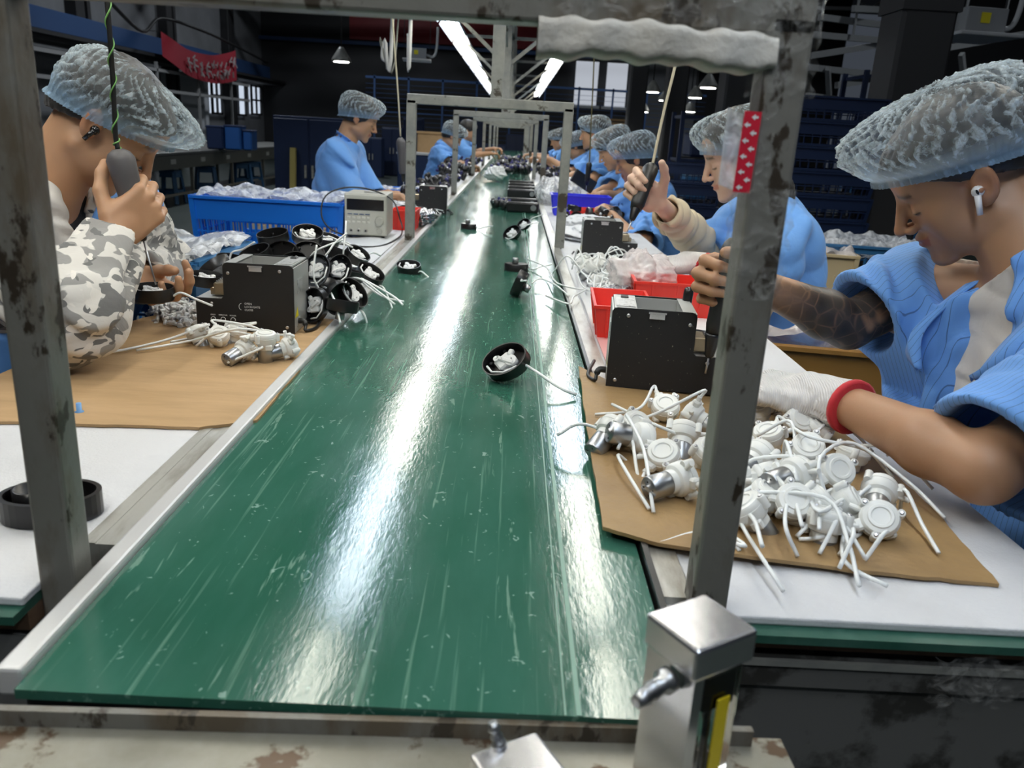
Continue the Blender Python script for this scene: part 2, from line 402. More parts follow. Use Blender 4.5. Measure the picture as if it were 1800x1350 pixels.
# belt: green, scratched along its run
def belt_mat():
    m = bpy.data.materials.new('green_belt'); m.use_nodes = True; nt = m.node_tree; L = nt.links; b = nt.nodes['Principled BSDF']
    tc = nt.nodes.new('ShaderNodeTexCoord')
    def noise(scale, stretch, detail=5, rough=.6, dist=0):
        mp = nt.nodes.new('ShaderNodeMapping'); mp.inputs['Scale'].default_value = stretch; L.new(tc.outputs['Object'], mp.inputs['Vector'])
        n = nt.nodes.new('ShaderNodeTexNoise'); n.inputs['Scale'].default_value = scale; n.inputs['Detail'].default_value = detail; n.inputs['Roughness'].default_value = rough; n.inputs['Distortion'].default_value = dist
        L.new(mp.outputs[0], n.inputs['Vector']); return n.outputs['Fac']
    def rng(x, a, bb, c=0, d=1):
        r = nt.nodes.new('ShaderNodeMapRange'); r.inputs['From Min'].default_value = a; r.inputs['From Max'].default_value = bb; r.inputs['To Min'].default_value = c; r.inputs['To Max'].default_value = d; L.new(x, r.inputs['Value']); return r.outputs[0]
    def mixc(f, a, c):
        r = nt.nodes.new('ShaderNodeMix'); r.data_type = 'RGBA'; L.new(f, r.inputs['Factor'])
        (L.new(a, r.inputs['A']) if not isinstance(a, tuple) else setattr(r.inputs['A'], 'default_value', (*a, 1))); r.inputs['B'].default_value = (*c, 1); return r.outputs['Result']
    c = mixc(rng(noise(9, (1, .25, 1)), .3, .75), (.022, .105, .068), (.050, .155, .118))
    c = mixc(rng(noise(130, (1, .02, 1), 3), .60, .68, 0, .45), c, (.20, .36, .28))     # long scratches
    c = mixc(rng(noise(60, (1, .09, 1), 4, .7, .6), .64, .67, 0, .5), c, (.26, .42, .34))
    c = mixc(rng(noise(75, (1, .8, 1), 2, .5, 1.5), .70, .72, 0, .65), c, (.32, .48, .42))     # flecks
    L.new(c, b.inputs['Base Color'])
    L.new(rng(noise(20, (1, .12, 1)), .3, .75, .085, .19), b.inputs['Roughness'])
    b.inputs['Specular IOR Level'].default_value = .5
    bp = nt.nodes.new('ShaderNodeBump'); bp.inputs['Strength'].default_value = .3; bp.inputs['Distance'].default_value = .0004
    L.new(noise(260, (1, .25, 1), 3), bp.inputs['Height'])
    bp2 = nt.nodes.new('ShaderNodeBump'); bp2.inputs['Strength'].default_value = .13; bp2.inputs['Distance'].default_value = .003
    L.new(noise(22, (1, .5, 1), 3), bp2.inputs['Height']); L.new(bp.outputs[0], bp2.inputs['Normal']); L.new(bp2.outputs[0], b.inputs['Normal'])
    return m
M['belt'] = belt_mat()

# ---- shell
struct('floor', MB().box((1, 14, -.05), (34, 40, .1)), M['floor'])
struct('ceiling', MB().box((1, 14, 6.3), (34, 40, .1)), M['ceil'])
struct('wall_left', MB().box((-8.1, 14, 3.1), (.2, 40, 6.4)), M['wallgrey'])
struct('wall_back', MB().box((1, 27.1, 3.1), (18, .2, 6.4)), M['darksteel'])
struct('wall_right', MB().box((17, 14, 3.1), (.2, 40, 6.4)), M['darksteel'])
for i, y in enumerate((6.5, 9.2, 12.2, 15.6, 19.5, 23.5)):
    b = MB().box((-7.9, y, 3.1), (.22, .3, 6.3), bev=.01).box((-7.86, y + .32, 3.1), (.12, .12, 6.2))
    struct('trim_%d' % (i + 1), b, M['darksteel'])
b = MB().box((-7.84, 14, 2.55), (.16, 30, .34), bev=.01); struct('trim_7', b, M['bluebeam'])
b = MB()
for z in (1.62, 2.0): b.box((-7.2, 13, z), (.05, 20, .06))
for y in np.arange(4, 23, 2.2): b.box((-7.2, y, 1.5), (.05, .05, 1.3))
struct('trim_8', b, mat('rail_grey', (.30, .30, .30), .5))
struct('trim_9', MB().box((-7.6, 14, 2.22), (.5, 28, .10)).box((-7.3, 14, 2.28), (.06, 28, .06)), M['darksteel'])
# windows low on the left wall, daylight behind
for i, (y, w, z0, z1) in enumerate(((22.6, .7, 1.25, 2.15), (24.3, 1.3, 1.25, 2.1), (26.0, .9, 1.3, 2.1))):
    b = MB().box((-7.97, y, (z0 + z1) / 2), (.06, w, z1 - z0)); o = struct('window_%d' % (i + 1), b, mat('daylit_pane', (.5, .55, .6), .4, emit=((.75, .85, 1.0), .55)))
    f = MB()
    for yy in (-w / 2, 0, w / 2): f.box((-7.92, y + yy, (z0 + z1) / 2), (.06, .06, z1 - z0 + .06))
    for zz in (z0, (z0 + z1) / 2, z1): f.box((-7.92, y, zz), (.06, w, .05))
    f.build('window_frame', M['darksteel'], o)
struct('trim_30', MB().box((-7.95, 20.6, 1.1), (.1, 2.6, 2.0)), M['wallwhite'])
# roof trusses
for i, y in enumerate(np.arange(5, 26, 3.0)):
    b = MB().bar((-8, y, 4.7), (17, y, 5.6), .12, .16).bar((-8, y, 4.2), (17, y, 5.0), .08)
    for x in np.arange(-7.5, 16, 1.5):
        z1 = 4.7 + (x + 8) * .036; z0 = 4.2 + (x + 8) * .032
        b.bar((x, y, z0), (x + .75, y, z1), .05).bar((x + .75, y, z1), (x + 1.5, y, z0), .05)
    struct('trim_%d' % (10 + i), b, mat('truss_steel', (.26, .26, .27), .5))
# back end: red band, pale panels, grey wall
b = MB().box((1.0, 26.9, 4.15), (12.5, .1, 1.0)); struct('trim_20', b, mat('red_band', (.25, .008, .012), .5))
struct('trim_21', MB().box((4.6, 26.85, 2.2), (1.9, .1, 2.9)), M['wallgrey'])
for i, (x0, x1) in enumerate(((1.75, 2.45), (2.72, 3.35), (3.55, 3.75))):
    o = struct('window_%d' % (5 + i), MB().box(((x0 + x1) / 2, 26.85, 2.75), (x1 - x0, .1, 1.3)), mat('pale_panel', (.6, .62, .65), .5, emit=((.8, .85, .95), .35)))
    MB().box(((x0 + x1) / 2, 26.78, 2.08), (x1 - x0 + .2, .06, .08)).build('window_sill', M['wallwhite'], o)
b = MB()
for x in np.arange(-4, 5.5, .95): b.box((x, 24, 1.45), (.05, .05, 2.1))
b.box((.5, 24, 2.45), (9.5, .05, .06)).box((.5, 24, 1.55), (9.5, .03, .03)).box((.5, 24, .45), (9.5, .05, .06))
for z in np.arange(.6, 2.4, .12): b.box((.5, 24, z), (9.5, .008, .008))
tag(b.build('partition_fence', M['bluebeam']), 'blue mesh partition fence across the far end of the hall', 'fence')
struct('trim_22', MB().box((-.3, 26.8, 3.55), (16, .12, .1)), M['bluebeam'])
# dark building columns on the right
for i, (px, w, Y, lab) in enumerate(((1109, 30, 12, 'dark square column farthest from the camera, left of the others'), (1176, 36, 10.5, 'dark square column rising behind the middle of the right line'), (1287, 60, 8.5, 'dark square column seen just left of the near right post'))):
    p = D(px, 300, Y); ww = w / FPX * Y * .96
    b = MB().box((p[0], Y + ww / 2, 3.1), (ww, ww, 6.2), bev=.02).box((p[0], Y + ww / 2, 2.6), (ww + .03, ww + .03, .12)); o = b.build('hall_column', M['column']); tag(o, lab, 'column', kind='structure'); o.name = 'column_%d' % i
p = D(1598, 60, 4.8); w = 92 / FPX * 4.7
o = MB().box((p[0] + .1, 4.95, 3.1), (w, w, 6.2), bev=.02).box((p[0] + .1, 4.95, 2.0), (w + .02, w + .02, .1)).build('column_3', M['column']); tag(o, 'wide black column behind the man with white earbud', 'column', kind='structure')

b = MB()
for px0, py0, px1, py1 in ((1420, 60, 1560, 72), (1425, 98, 1540, 80), (1420, 118, 1545, 132), (1470, 150, 1545, 138), (1418, 168, 1500, 178), (1455, 120, 1458, 180), (1660, 85, 1800, 60), (1690, 95, 1700, 190), (1640, 150, 1800, 118), (1500, 15, 1560, 18), (1440, 30, 1560, 45)):
    b.bar(D(px0, py0, 9.0), D(px1, py1, 9.3), .045, .06)
for px in (1440, 1500, 1690, 1760): b.bar(D(px, 60, 9.1), D(px, 60, 9.1) + np.array((0, 0, 3.4)), .02)
struct('trim_31', b, mat('pale_pipe', (.34, .35, .35), .45))
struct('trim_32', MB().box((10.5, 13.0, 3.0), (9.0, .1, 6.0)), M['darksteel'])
# ------------------------------------------------------------------ conveyor
BX0, BX1, BY0, BY1 = -.338, .146, .488, 19.0
def conveyor():
    t = thing('conveyor_line', 'long green belt conveyor running away from the camera between two work tables', 'conveyor')
    MB().box(((BX0 + BX1) / 2, (BY0 + BY1) / 2, TABLE - .004), (BX1 - BX0, BY1 - BY0, .008)).build('belt', M['belt'], t)
    MB().box((.068, (BY0 + BY1) / 2, TABLE + .0006), (.004, BY1 - BY0, .0008)).box((.058, (BY0 + BY1) / 2, TABLE + .0006), (.0015, BY1 - BY0, .0006)).build('belt_seam', mat('belt_seam', (.18, .34, .27), .4), t)
    soft(MB().box((-.349, 9.8, .796), (.020, 18.6, .024)).build('side_rail', mat('aluminium_rail', (.72, .72, .72), .33, metal=.35, bump=(60, .15)), t), .003)
    MB().box((-.372, 10.0, .790), (.026, 18.6, .018)).box((-.392, 10.0, .78), (.014, 18.6, .04)).build('edge_channel', M['steel'], t)
    MB().box((.152, 9.9, .802), (.006, 18.9, .014)).build('edge_strip', M['black'], t)
    MB().box((.170, 9.9, .794), (.028, 18.5, .018)).box((.160, 9.9, .77), (.02, 18.6, .05)).build('side_rail', M['steel'], t)
    # open end of the frame: bed below the belt, folded end plate toward the camera
    b = MB().box(((BX0 + BX1) / 2, 9.7, .77), (BX1 - BX0, 18.4, .05)); b.build('bed', M['darksteel'], t)
    R = rotz(.028)
    MB().box((-.105, .481, .7885), (.60, .006, .014), R).build('end_lip', M['postpaint'], t)
    b = MB().box((-.078, .398, .7775), (.60, .18, .010), R); b.build('end_plate', mat('rusty_plate', (.23, .22, .18), .38, metal=.35, noise=(10, (.30, .29, .25), .4, .6), dirt=(16, (.09, .055, .03), .57)), t)
    for x in (-.3, .11):
        for y in (.75, 4, 8, 12, 16): MB().box((x, y, .385), (.04, .04, .76)).build('leg', M['postpaint'], t)
    return t
conveyor()
def table(name, x0, x1, y0, y1, label, side):
    t = thing(name, label, 'table', ((x0 + x1) / 2, y0, 0)); ox = (x0 + x1) / 2
    L = lambda mb, nm, m: mb.build(nm, m, t)
    def bx(xa, xb, ya, yb, za, zb): return MB().box(((xa + xb) / 2 - ox, (ya + yb) / 2 - y0, (za + zb) / 2), (xb - xa, yb - ya, zb - za))
    L(bx(x0, x1, y0 + .008, y1, .764, .782), 'board', M['wood'])
    L(bx(x0, x1, y0 - .012, y1, .782, .790), 'belt_cover', mat('old_green_cover', (.02, .085, .06), .3, noise=(12, (.05, .13, .10), .4, .65)))
    soft(L(bx(x0, x1, y0 + .004, y1, .790, .7985), 'foam_sheet', M['foam']), .002)
    for x in (x0 + .03, x1 - .03):
        for y in np.arange(y0 + .05, y1, 2.2): L(MB().box((x - ox, y - y0, .38), (.035, .035, .76)), 'leg', M['postpaint'])
    return t
tr = table('work_table', .186, .575, .628, 9.0, 'near right work table under a white foam sheet with a taped dark side', 1)
MB().box((.02, .012, .742), (.39, .012, .034)).box((.02, .02, .665), (.39, .014, .112)).box((.02, .018, .575), (.39, .012, .062)).build('apron', M['duct'], tr)
MB().box((.02, .008, .752), (.39, .012, .006)).build('edge_strip', M['greypaint'], tr)
b = MB()
def wr(u, v):
    return np.array((.02 + .09 * u + .004 * math.sin(9 * v + 3 * u), -.004 - .004 * math.sin(u * 19 + v * 5) - .002 * math.sin(v * 23), .772 - .05 * v - .004 * math.sin(u * 11)))
b.grid(wr, 26, 14); b.build('tape_wrap', M['tape'], tr)
tl = table('work_table', -.68, -.399, .60, 9.0, 'near left work table covered with white foam sheet and cardboard', -1)
MB().box((-.0, .012, .70), (.28, .012, .12)).build('apron', M['duct'], tl)
for x0, x1, lab in ((.186, .575, 'far right work table beyond the fourth grey frame'), (-.68, -.399, 'far left work table beyond the fourth grey frame')):
    table('work_table', x0, x1, 9.05, 18.5, lab, 0)

# ------------------------------------------------------------------ gantry frames
def gantry(Y, label, near=False):
    t = thing('gantry_frame', label, 'frame', (-.095, Y, 0))
    w = .032; xl, xr = (-.384 + .095, .194 + .095) if near else (-.372 + .095, .182 + .095)
    m = M['postpaint'] if near else M['greypaint']
    for x in (xl, xr): soft(MB().box((x, 0, .655), (w if near else .034, w, 1.27)).build('post', m, t), .003)
    soft(MB().box((0, 0, 1.293), (xr - xl + w, w, .034)).build('top_beam', m, t), .003)
    MB().box((.02, 0, 1.95), (.042, .03, 1.30)).build('upright', M['greypaint'], t)
    for s, lx in ((-1, -.40), (1, .45)):
        MB().bar((.02, .02, 1.58), (lx * .98, .02, 1.93), .014, .022).build('brace', M['greypaint'], t)
    MB().bar((-.47, .0, 1.975), (.52, .0, 1.975), .03, .025).build('cross_arm', M['greypaint'], t)
    return t
GY = [.646, 3.02, 5.25, 7.6, 9.95, 12.3, 14.65, 17.0]
labs = ['worn steel gantry frame framing the view, wrapped in tape at its right corner', 'grey gantry frame standing beside the small power supply', 'third grey gantry frame along the line, beside the blue bin', 'fourth grey gantry frame along the line']
for i, y in enumerate(GY):
    lab = labs[i] if i < 4 else 'small distant grey gantry frame over the far end of the belt'
    g = gantry(y, lab, i == 0)
    if i >= 4: g['group'] = 'distant gantry frames'
    if i == 0: g0 = g
# rail that carries the lamps, one per side
for x, lab in ((-.50, 'grey steel rail carrying the left row of lamps'), (.36, 'grey steel rail carrying the right row of lamps')):
    o = MB().box((x, 9.5, 1.998), (.03, 19.5, .02)).build('lamp_rail', M['greypaint']); tag(o, lab, 'rail')
o = MB().bar((-.075, 0.2, 2.02), (-.075, 18, 2.02), .03, .04)
for y in np.arange(1.5, 17, 1.2): o.bar((-.075, y, 2.0), (-.075, y + 1.0, 1.66), .012, .018)
tag(o.build('spine_rail', M['greypaint']), 'grey steel spine rail with slanting struts above the belt', 'rail')
# ------------------------------------------------------------------ lamps over the line
M['tubeglow'] = mat('lamp_tube', (1, 1, 1), .5, emit=((1.0, .95, .80), LAMP_POWER))
M['tubecool'] = mat('lamp_tube_cool', (1, 1, 1), .5, emit=((.84, .93, 1.0), LAMP_POWER))
M['reflector'] = mat('lamp_reflector', (.34, .39, .52), .3, metal=.6, bump=(15, .4))
def lamp(x, y, label, group, warm):
    t = thing('tube_lamp', label, 'lamp', (x, y, 1.93), group=group); Ln = 1.18
    s = -1 if x < 0 else 1
    b = MB(); prof = [(-.072, -.045), (-.045, .02), (.0, .03), (.045, .02), (.072, -.045)]
    for k in range(4):
        a, c = prof[k], prof[k + 1]
        b.add([(a[0], 0, a[1]), (c[0], 0, c[1]), (c[0], Ln, c[1]), (a[0], Ln, a[1]), (a[0], 0, a[1] + .003), (c[0], 0, c[1] + .003), (c[0], Ln, c[1] + .003), (a[0], Ln, a[1] + .003)], [(0, 1, 2, 3), (4, 7, 6, 5), (0, 4, 5, 1), (3, 2, 6, 7), (0, 3, 7, 4), (1, 5, 6, 2)])
    b.build('reflector', M['reflector'], t, fix=False)
    MB().box((0, Ln / 2, .04), (.05, Ln * .9, .03)).build('housing', M['greypaint'], t)
    for dx in (-.016, .016): MB().tube([(dx, .03, -.01), (dx, Ln / 2, -.01), (dx, Ln - .03, -.01)], .011, 10).build('tube', M['tubeglow' if warm else 'tubecool'], t)
    return t
k = 0
for j, y in enumerate(np.arange(-.25, 17.5, 1.27)):
    for x, s in ((-.50, 'left'), (.36, 'right')):
        far = j > 3
        lab = ('fluorescent lamp in the %s row over the belt, %s' % (s, ['above the camera', 'above the near workers', 'just beyond the second frame', 'above the second pair of workers'][j]) if not far else 'distant fluorescent lamp in the %s row over the belt' % s)
        lamp(x, float(y), lab, 'distant lamps of the %s row' % s if far else None, k % 3 != 1); k += 1
for x, y in ((-1.15, .55), (1.2, 1.3)):
    lamp(x, y, 'fluorescent lamp hanging over the outer side of the %s table' % ('left' if x < 0 else 'right'), None, True)
    o = MB().bar((x, y + .1, 1.98), (x, y + .1, 6.2), .01).bar((x, y + 1.0, 1.98), (x, y + 1.0, 6.2), .01).build('hanging_rods', M['greypaint']); tag(o, 'pair of thin rods holding the outer lamp over the %s table' % ('left' if x < 0 else 'right'), 'rod')
# unseen fill lamps added under the roof to raise the hall's ambient light
for i, (x, y, pw) in enumerate(((-4.6, 3.5, 60), (-4.6, 9.5, 85), (-4.6, 15.5, 85), (-4.2, 21.5, 70), (4.5, 1.0, 25), (5.5, 7.5, 30), (5.0, 14.0, 35), (3.5, 21.0, 60), (-.5, -3.0, 60))):
    t = thing('fill_lamp', 'added fill lamp out of view under the dark roof of the hall', 'lamp', (x, y, 5.3), group='added fill lamps under the roof')
    MB().lathe([(.24, -.02), (.23, .02), (.10, .2), (.05, .26)], n=18, caps=False).build('shade', M['darksteel'], t); MB().cyl((0, 0, .24), (0, 0, .95), .012, 6).build('rod', M['darksteel'], t)
    ld = bpy.data.lights.new('fill_light', 'AREA'); ld.shape = 'DISK'; ld.size = .4; ld.energy = pw; ld.color = (.86, .93, 1.0); lo = bpy.data.objects.new('fill_light', ld); COL.objects.link(lo); lo.parent = t; lo.location = (0, 0, -.03)
# distant ceiling lights (give the hall its dim light)
spots = [(600, 106), (1147, 160), (1168, 175), (1186, 183), (1222, 170), (1212, 195), (1245, 152), (1320, 190), (1130, 195)]
for i, (px, py) in enumerate(spots):
    Y = 14 + (i % 3) * 3; p = D(px, py, Y)
    t = thing('bay_lamp', 'small bright bay lamp far off under the dark roof', 'lamp', tuple(p), group='distant bay lamps')
    MB().lathe([(.16, -.02), (.15, .02), (.06, .16), (.03, .2)], n=14).build('shade', M['greypaint'], t)
    MB().lathe([(.12, -.03), (.12, -.022)], n=14).build('bulb', mat('bay_glow', (1, 1, 1), .5, emit=((1, 1, .95), 12)), t)
    MB().cyl((0, 0, .2), (0, 0, 6.2 - p[2]), .012, 6).build('rod', M['darksteel'], t)
# ================================================================== objects on and around the tables
def zc(x): return .8135 - max(0, x - .12) * .028          # top side of the tilted right cardboard (it leans on the belt edge)
def ragged(poly, n=10, amp=.0012, seed=1):
    r = random.Random(seed); out = []
    for i in range(len(poly)):
        a, b = np.array(poly[i]), np.array(poly[(i + 1) % len(poly)])
        for k in range(n): p = a + (b - a) * k / n; out.append((p[0] + r.uniform(-amp, amp), p[1] + r.uniform(-amp, amp)))
    return out
def board(name, pix, zf, m, label, seed):
    poly = ragged([tuple(G(px, py, .804)[:2]) for px, py in pix], seed=seed); n = len(poly)
    vs = [(x, y, zf(x) - .004) for x, y in poly] + [(x, y, zf(x)) for x, y in poly]
    b = MB().add(vs, [tuple(range(n))[::-1], tuple(range(n, 2 * n))] + [(k, (k + 1) % n, n + (k + 1) % n, n + k) for k in range(n)])
    return tag(b.build(name, m), label, 'cardboard')
board('cardboard_sheet', [(452, 738), (350, 750), (140, 744), (-60, 738), (-60, 690), (0, 656), (130, 600), (250, 558), (345, 540), (600, 562), (540, 632)], lambda x: .8035, M['card'], 'flat worn cardboard sheet under the black feeder on the left table', 3)
board('cardboard_sheet', [(1017, 652), (1030, 760), (1058, 940), (1160, 968), (1500, 1006), (1757, 1024), (1640, 890), (1540, 800), (1400, 700), (1240, 690), (1080, 682)], zc, M['carddark'], 'brown cardboard sheet under the heap of white pumps on the right table', 4)

# ---- screw feeders
def feeder(label, loc, yaw, flip, dial=False, w=.188, d=.118, h=.132):
    t = thing('screw_feeder', label, 'feeder', loc, rotz(yaw)); s = -1 if flip else 1      # notch on the left; flip puts it on the right
    nx, nz, r = .054, .062, .008
    prof = [(-w / 2, 0), (w / 2, 0), (w / 2, h - r), (w / 2 - r * .3, h - r * .3), (w / 2 - r, h), (-w / 2 + nx + r, h), (-w / 2 + nx + r * .3, h - r * .3), (-w / 2 + nx, h - r), (-w / 2 + nx, nz + .005), (-w / 2 + nx - .005, nz), (-w / 2, nz)]
    R = np.column_stack([(s, 0, 0), (0, 0, 1), (0, -1, 0)])
    def plate(y0, y1): return MB().prism(prof, -y1, -y0, R=R)
    plate(0, .003).build('side_panel', M['blackpaint'] if dial else M['feederdust'], t); plate(d - .003, d).build('side_panel', M['blackpaint'], t)
    sh = M['feedershell']
    b = MB().box((s * (w / 2 - .0015), d / 2, h / 2 - .002), (.003, d - .006, h - .006)).box((s * (-w / 2 + .0015), d / 2, nz / 2), (.003, d - .006, nz - .002)).box((s * (-w / 2 + nx + .0015), d / 2, (nz + h) / 2), (.003, d - .006, h - nz - .006))
    b.box((s * (-w / 2 + nx / 2), d / 2, nz - .002), (nx, d - .006, .003)).box((0, d / 2, .0035), (w - .006, d - .006, .003))
    b.box((s * (w / 2 - .021), d / 2, h - .002), (.036, d - .006, .003)).box((s * (-w / 2 + nx + .013), d / 2, h - .002), (.020, d - .006, .003))
    b.build('shell', sh, t)
    x0, x1 = -w / 2 + nx + .022, w / 2 - .038; xm = (x0 + x1) / 2
    b = MB().box((s * x0, d / 2, h - .022), (.002, d - .01, .040)).box((s * x1, d / 2, h - .022), (.002, d - .01, .040)).box((s * xm, d / 2, h - .042), (x1 - x0, d - .01, .002)).box((s * xm, d - .008, h - .022), (x1 - x0, .002, .04)).box((s * xm, .008, h - .022), (x1 - x0, .002, .04))
    b.box((s * (xm + .004), d * .6, h - .028), (.02, .003, .022)); b.build('hopper', sh, t)
    MB().box((s * (xm + .004), -.001, h - .004), (.028, .010, .003)).box((s * (xm + .004), -.003, h - .010), (.024, .002, .008)).build('latch', M['bright'], t)
    MB().box((s * (w / 2 - .021), d * .42, h + .0004), (.030, d * .62, .0006)).build('label_plate', M['labelsilver'], t)
    MB().box((s * (w / 2 - .021), d * .76, h + .0014), (.013, .016, .003), bev=.001).build('power_switch', M['black'], t)
    sc_ = [(w / 2 - .014, .012), (w / 2 - .026, h - .012), (-w / 2 + nx + .010, h - .020), (-w / 2 + .010, .010), (-w / 2 + nx - .024, nz - .010)]
    for x, z in sc_: MB().lathe([(.0032, -.0002), (.0032, .0010), (.0018, .0014)], (s * x, 0, z), (0, -1, 0), 12).build('screw', M['screw'], t)
    # pick-up rail mechanism in the notch
    b = MB().box((s * (-w / 2 + nx - .013), d * .35, nz + .015), (.024, d * .42, .024), bev=.002).box((s * (-w / 2 + nx - .028), d * .35, nz + .008), (.012, d * .25, .012)); b.cyl((s * (-w / 2 + nx - .03), d * .2, nz + .012), (s * (-w / 2 + nx - .03), d * .5, nz + .012), .004, 10)
    b.build('screw_rail', mat('brass_block', (.42, .36, .26), .3, metal=.9), t)
    for q in range(4): MB().lathe([(.0016, 0), (.0016, .003)], (s * (-w / 2 + nx - .02), d * (.2 + .09 * q), nz + .027), (0, 0, 1), 8).build('screw', M['screw'], t)
    # rear plug and stickers on the visible end face
    MB().box((s * (w / 2 + .0005), .030, .018), (.0012, .022, .018)).build('inlet', M['labelsilver'], t)
    pl = MB().tube(curve_pts([(s * (w / 2 + .001), .028, .020), (s * (w / 2 + .012), .026, .020), (s * (w / 2 + .016), .022, .012), (s * (w / 2 + .018), .014, .0045), (s * (w / 2 + .03), .05, .0035), (s * (w / 2 + .02), .14, .0035)], 20), [.0055] * 8 + [.003] * 13, 8)
    pl.build('power_plug', M['cable'], t)
    b = MB().add([(s * (w / 2 + .0006), .004, .030), (s * (w / 2 + .0006), .030, .030), (s * (w / 2 + .0006), .024, .050)], [(0, 1, 2)]); b.build('warning_label', mat('warning_yellow', (.85, .72, .02), .5), t)
    MB().box((s * (w / 2 + .0005), .045, .088), (.001, .036, .028)).build('label_plate', M['labelsilver'], t)
    if dial:
        Rt = np.column_stack([(1, 0, 0), (0, 0, 1), (0, -1, 0)]); wm = M['print']
        for i, q in enumerate(('OPEN', 'LOCK/GATE', 'CLOSE')): text_obj('lettering', q, .0055, wm, (-.001, -.0006, .0545 - .006 * i), Rt, t, align='LEFT')
        b = MB().tube([(-.006 + .0055 * math.cos(a), -.0008, .0485 + .0065 * math.sin(a)) for a in np.linspace(1.7, 4.5, 12)], .0005, 5); b.build('lettering', wm, t)
        for i, q in enumerate(('SPEED', 'VIBRATOR', 'ROLLER')):
            x = -.062 + .019 * i; text_obj('lettering', q, .0035, wm, (x, -.0006, .030), Rt, t)
            MB().tube([(x + .0045 * math.cos(a), -.0006, .0215 + .0045 * math.sin(a)) for a in np.linspace(-.3, 3.4, 12)], .0007, 5).build('lettering', wm, t)
            MB().cyl((x, 0, .0205), (x, -.0015, .0205), .0025, 10).build('adjuster', M['black'], t)
    return t
M['print'] = mat('white_print', (.75, .75, .75), .6)
M['labelsilver'] = mat('silver_label', (.62, .63, .63), .35, metal=.5, noise=(160, (.30, .30, .30), .55, .6))
M['feedershell'] = mat('feeder_shell', (.50, .51, .50), .4, metal=.45)
M['feederdust'] = mat('dusty_black_panel', (.010, .010, .011), .5, dirt=(240, (.30, .28, .2), .66, (1, 1, .7)))
feeder('black screw feeder with printed dials on the left cardboard', (G(345, 583)[0] + .094, 1.527, .804), 0, False, True)
feeder('dusty black screw feeder behind the near right post', (.262, 1.258, .8115), -.10, True)
feeder('black screw feeder in front of the woman holding a driver', (G(1022, 455)[0] + .094, 2.78, .799), -.03, True)
feeder('black screw feeder beyond the power supply on the left table', (G(757, 352)[0] + .06, 4.0, .799), .05, False)

# ---- black pot housings with a white pump inside
def oval(a, b, n=28, off=0):
    out = []
    for k in range(n):
        t = 2 * PI * k / n; c, q = math.cos(t), math.sin(t); out.append(((a + off) * (1 if c > 0 else -1) * abs(c), (b + off) * (1 if q > 0 else -1) * abs(q)))
    return out
def make_cup(label, tubepts, group=None, filled=True, motor=True):
    t = thing('pump_housing', label, 'pump housing', group=group)
    A, B, H = .040, .030, .026; n = 32
    o1, o2, i1, i2 = oval(A - .002, B - .002, n), oval(A, B, n), oval(A, B, n, -.002), oval(A - .002, B - .002, n, -.002)
    vs = [(x, y, 0) for x, y in o1] + [(x, y, .004) for x, y in o2] + [(x, y, H) for x, y in o2] + [(x, y, H) for x, y in i1] + [(x, y, .004) for x, y in i2]
    fs = [(r * n + k, r * n + (k + 1) % n, (r + 1) * n + (k + 1) % n, (r + 1) * n + k) for r in range(4) for k in range(n)] + [tuple(range(n))[::-1], tuple(4 * n + k for k in range(n))]
    MB().add(vs, fs, 0, True).build('housing', M['black'], t).modifiers.new('es', 'EDGE_SPLIT').split_angle = .7
    for x, y in ((-.027, .010), (.027, -.012), (.0, .024)): MB().cyl((x, y, .004), (x, y, .014), .0028, 10).build('screw_post', M['black'], t)
    if filled:
        b = MB().box((-.003, .002, .013), (.030, .024, .014), rotz(.4), bev=.003).cyl((.010, -.004, .006), (.010, -.004, .022), .010, 16).cyl((-.014, .008, .008), (-.014, .008, .024), .005, 12)
        b.box((.0, .0, .021), (.036, .008, .006), rotz(-.7), bev=.002).cyl((-.012, -.012, .010), (.006, -.016, .010), .004, 10).box((.012, .012, .018), (.012, .010, .008), rotz(.9), bev=.002)
        p = b.build('pump_mechanism', M['white'], t)
        for x, y in ((-.004, .004), (.012, -.002), (-.013, .009)): MB().cyl((x, y, .021), (x, y, .0252), .0014, 8).build('screw', M['screw'], p)
        MB().tube([(.018, -.02, .02), (-.006, -.023, .021), (-.026, -.014, .022), (-.032, .0, .023)], .002, 6).build('inner_tube', M['tubeplastic'], t)
    if motor:
        MB().cyl((-.004, .002, -.002), (-.004, .002, .001), .015, 20).build('base_ring', M['black'], t); MB().cyl((-.004, .002, -.018), (-.004, .002, -.001), .0105, 20, bev=.001).build('motor', M['motor'], t)
    if tubepts: MB().tube(curve_pts(tubepts, 20), .0023, 8).build('tube', M['tubeplastic'], t)
    return t
T1 = [(.036, -.004, .008), (.055, -.01, .018), (.08, -.014, .008), (.115, -.03, -.0)]
T2 = [(.036, .0, .010), (.06, .012, .020), (.09, .02, .016), (.13, .03, .002)]
cupA = make_cup('black oval pump housing on the belt with a curved tube reaching the right edge', T1)
cup_s = .9
def setup(o, px, py, z, R, sc=cup_s): p = G(px, py, z); place(o, p, R, sc); return o
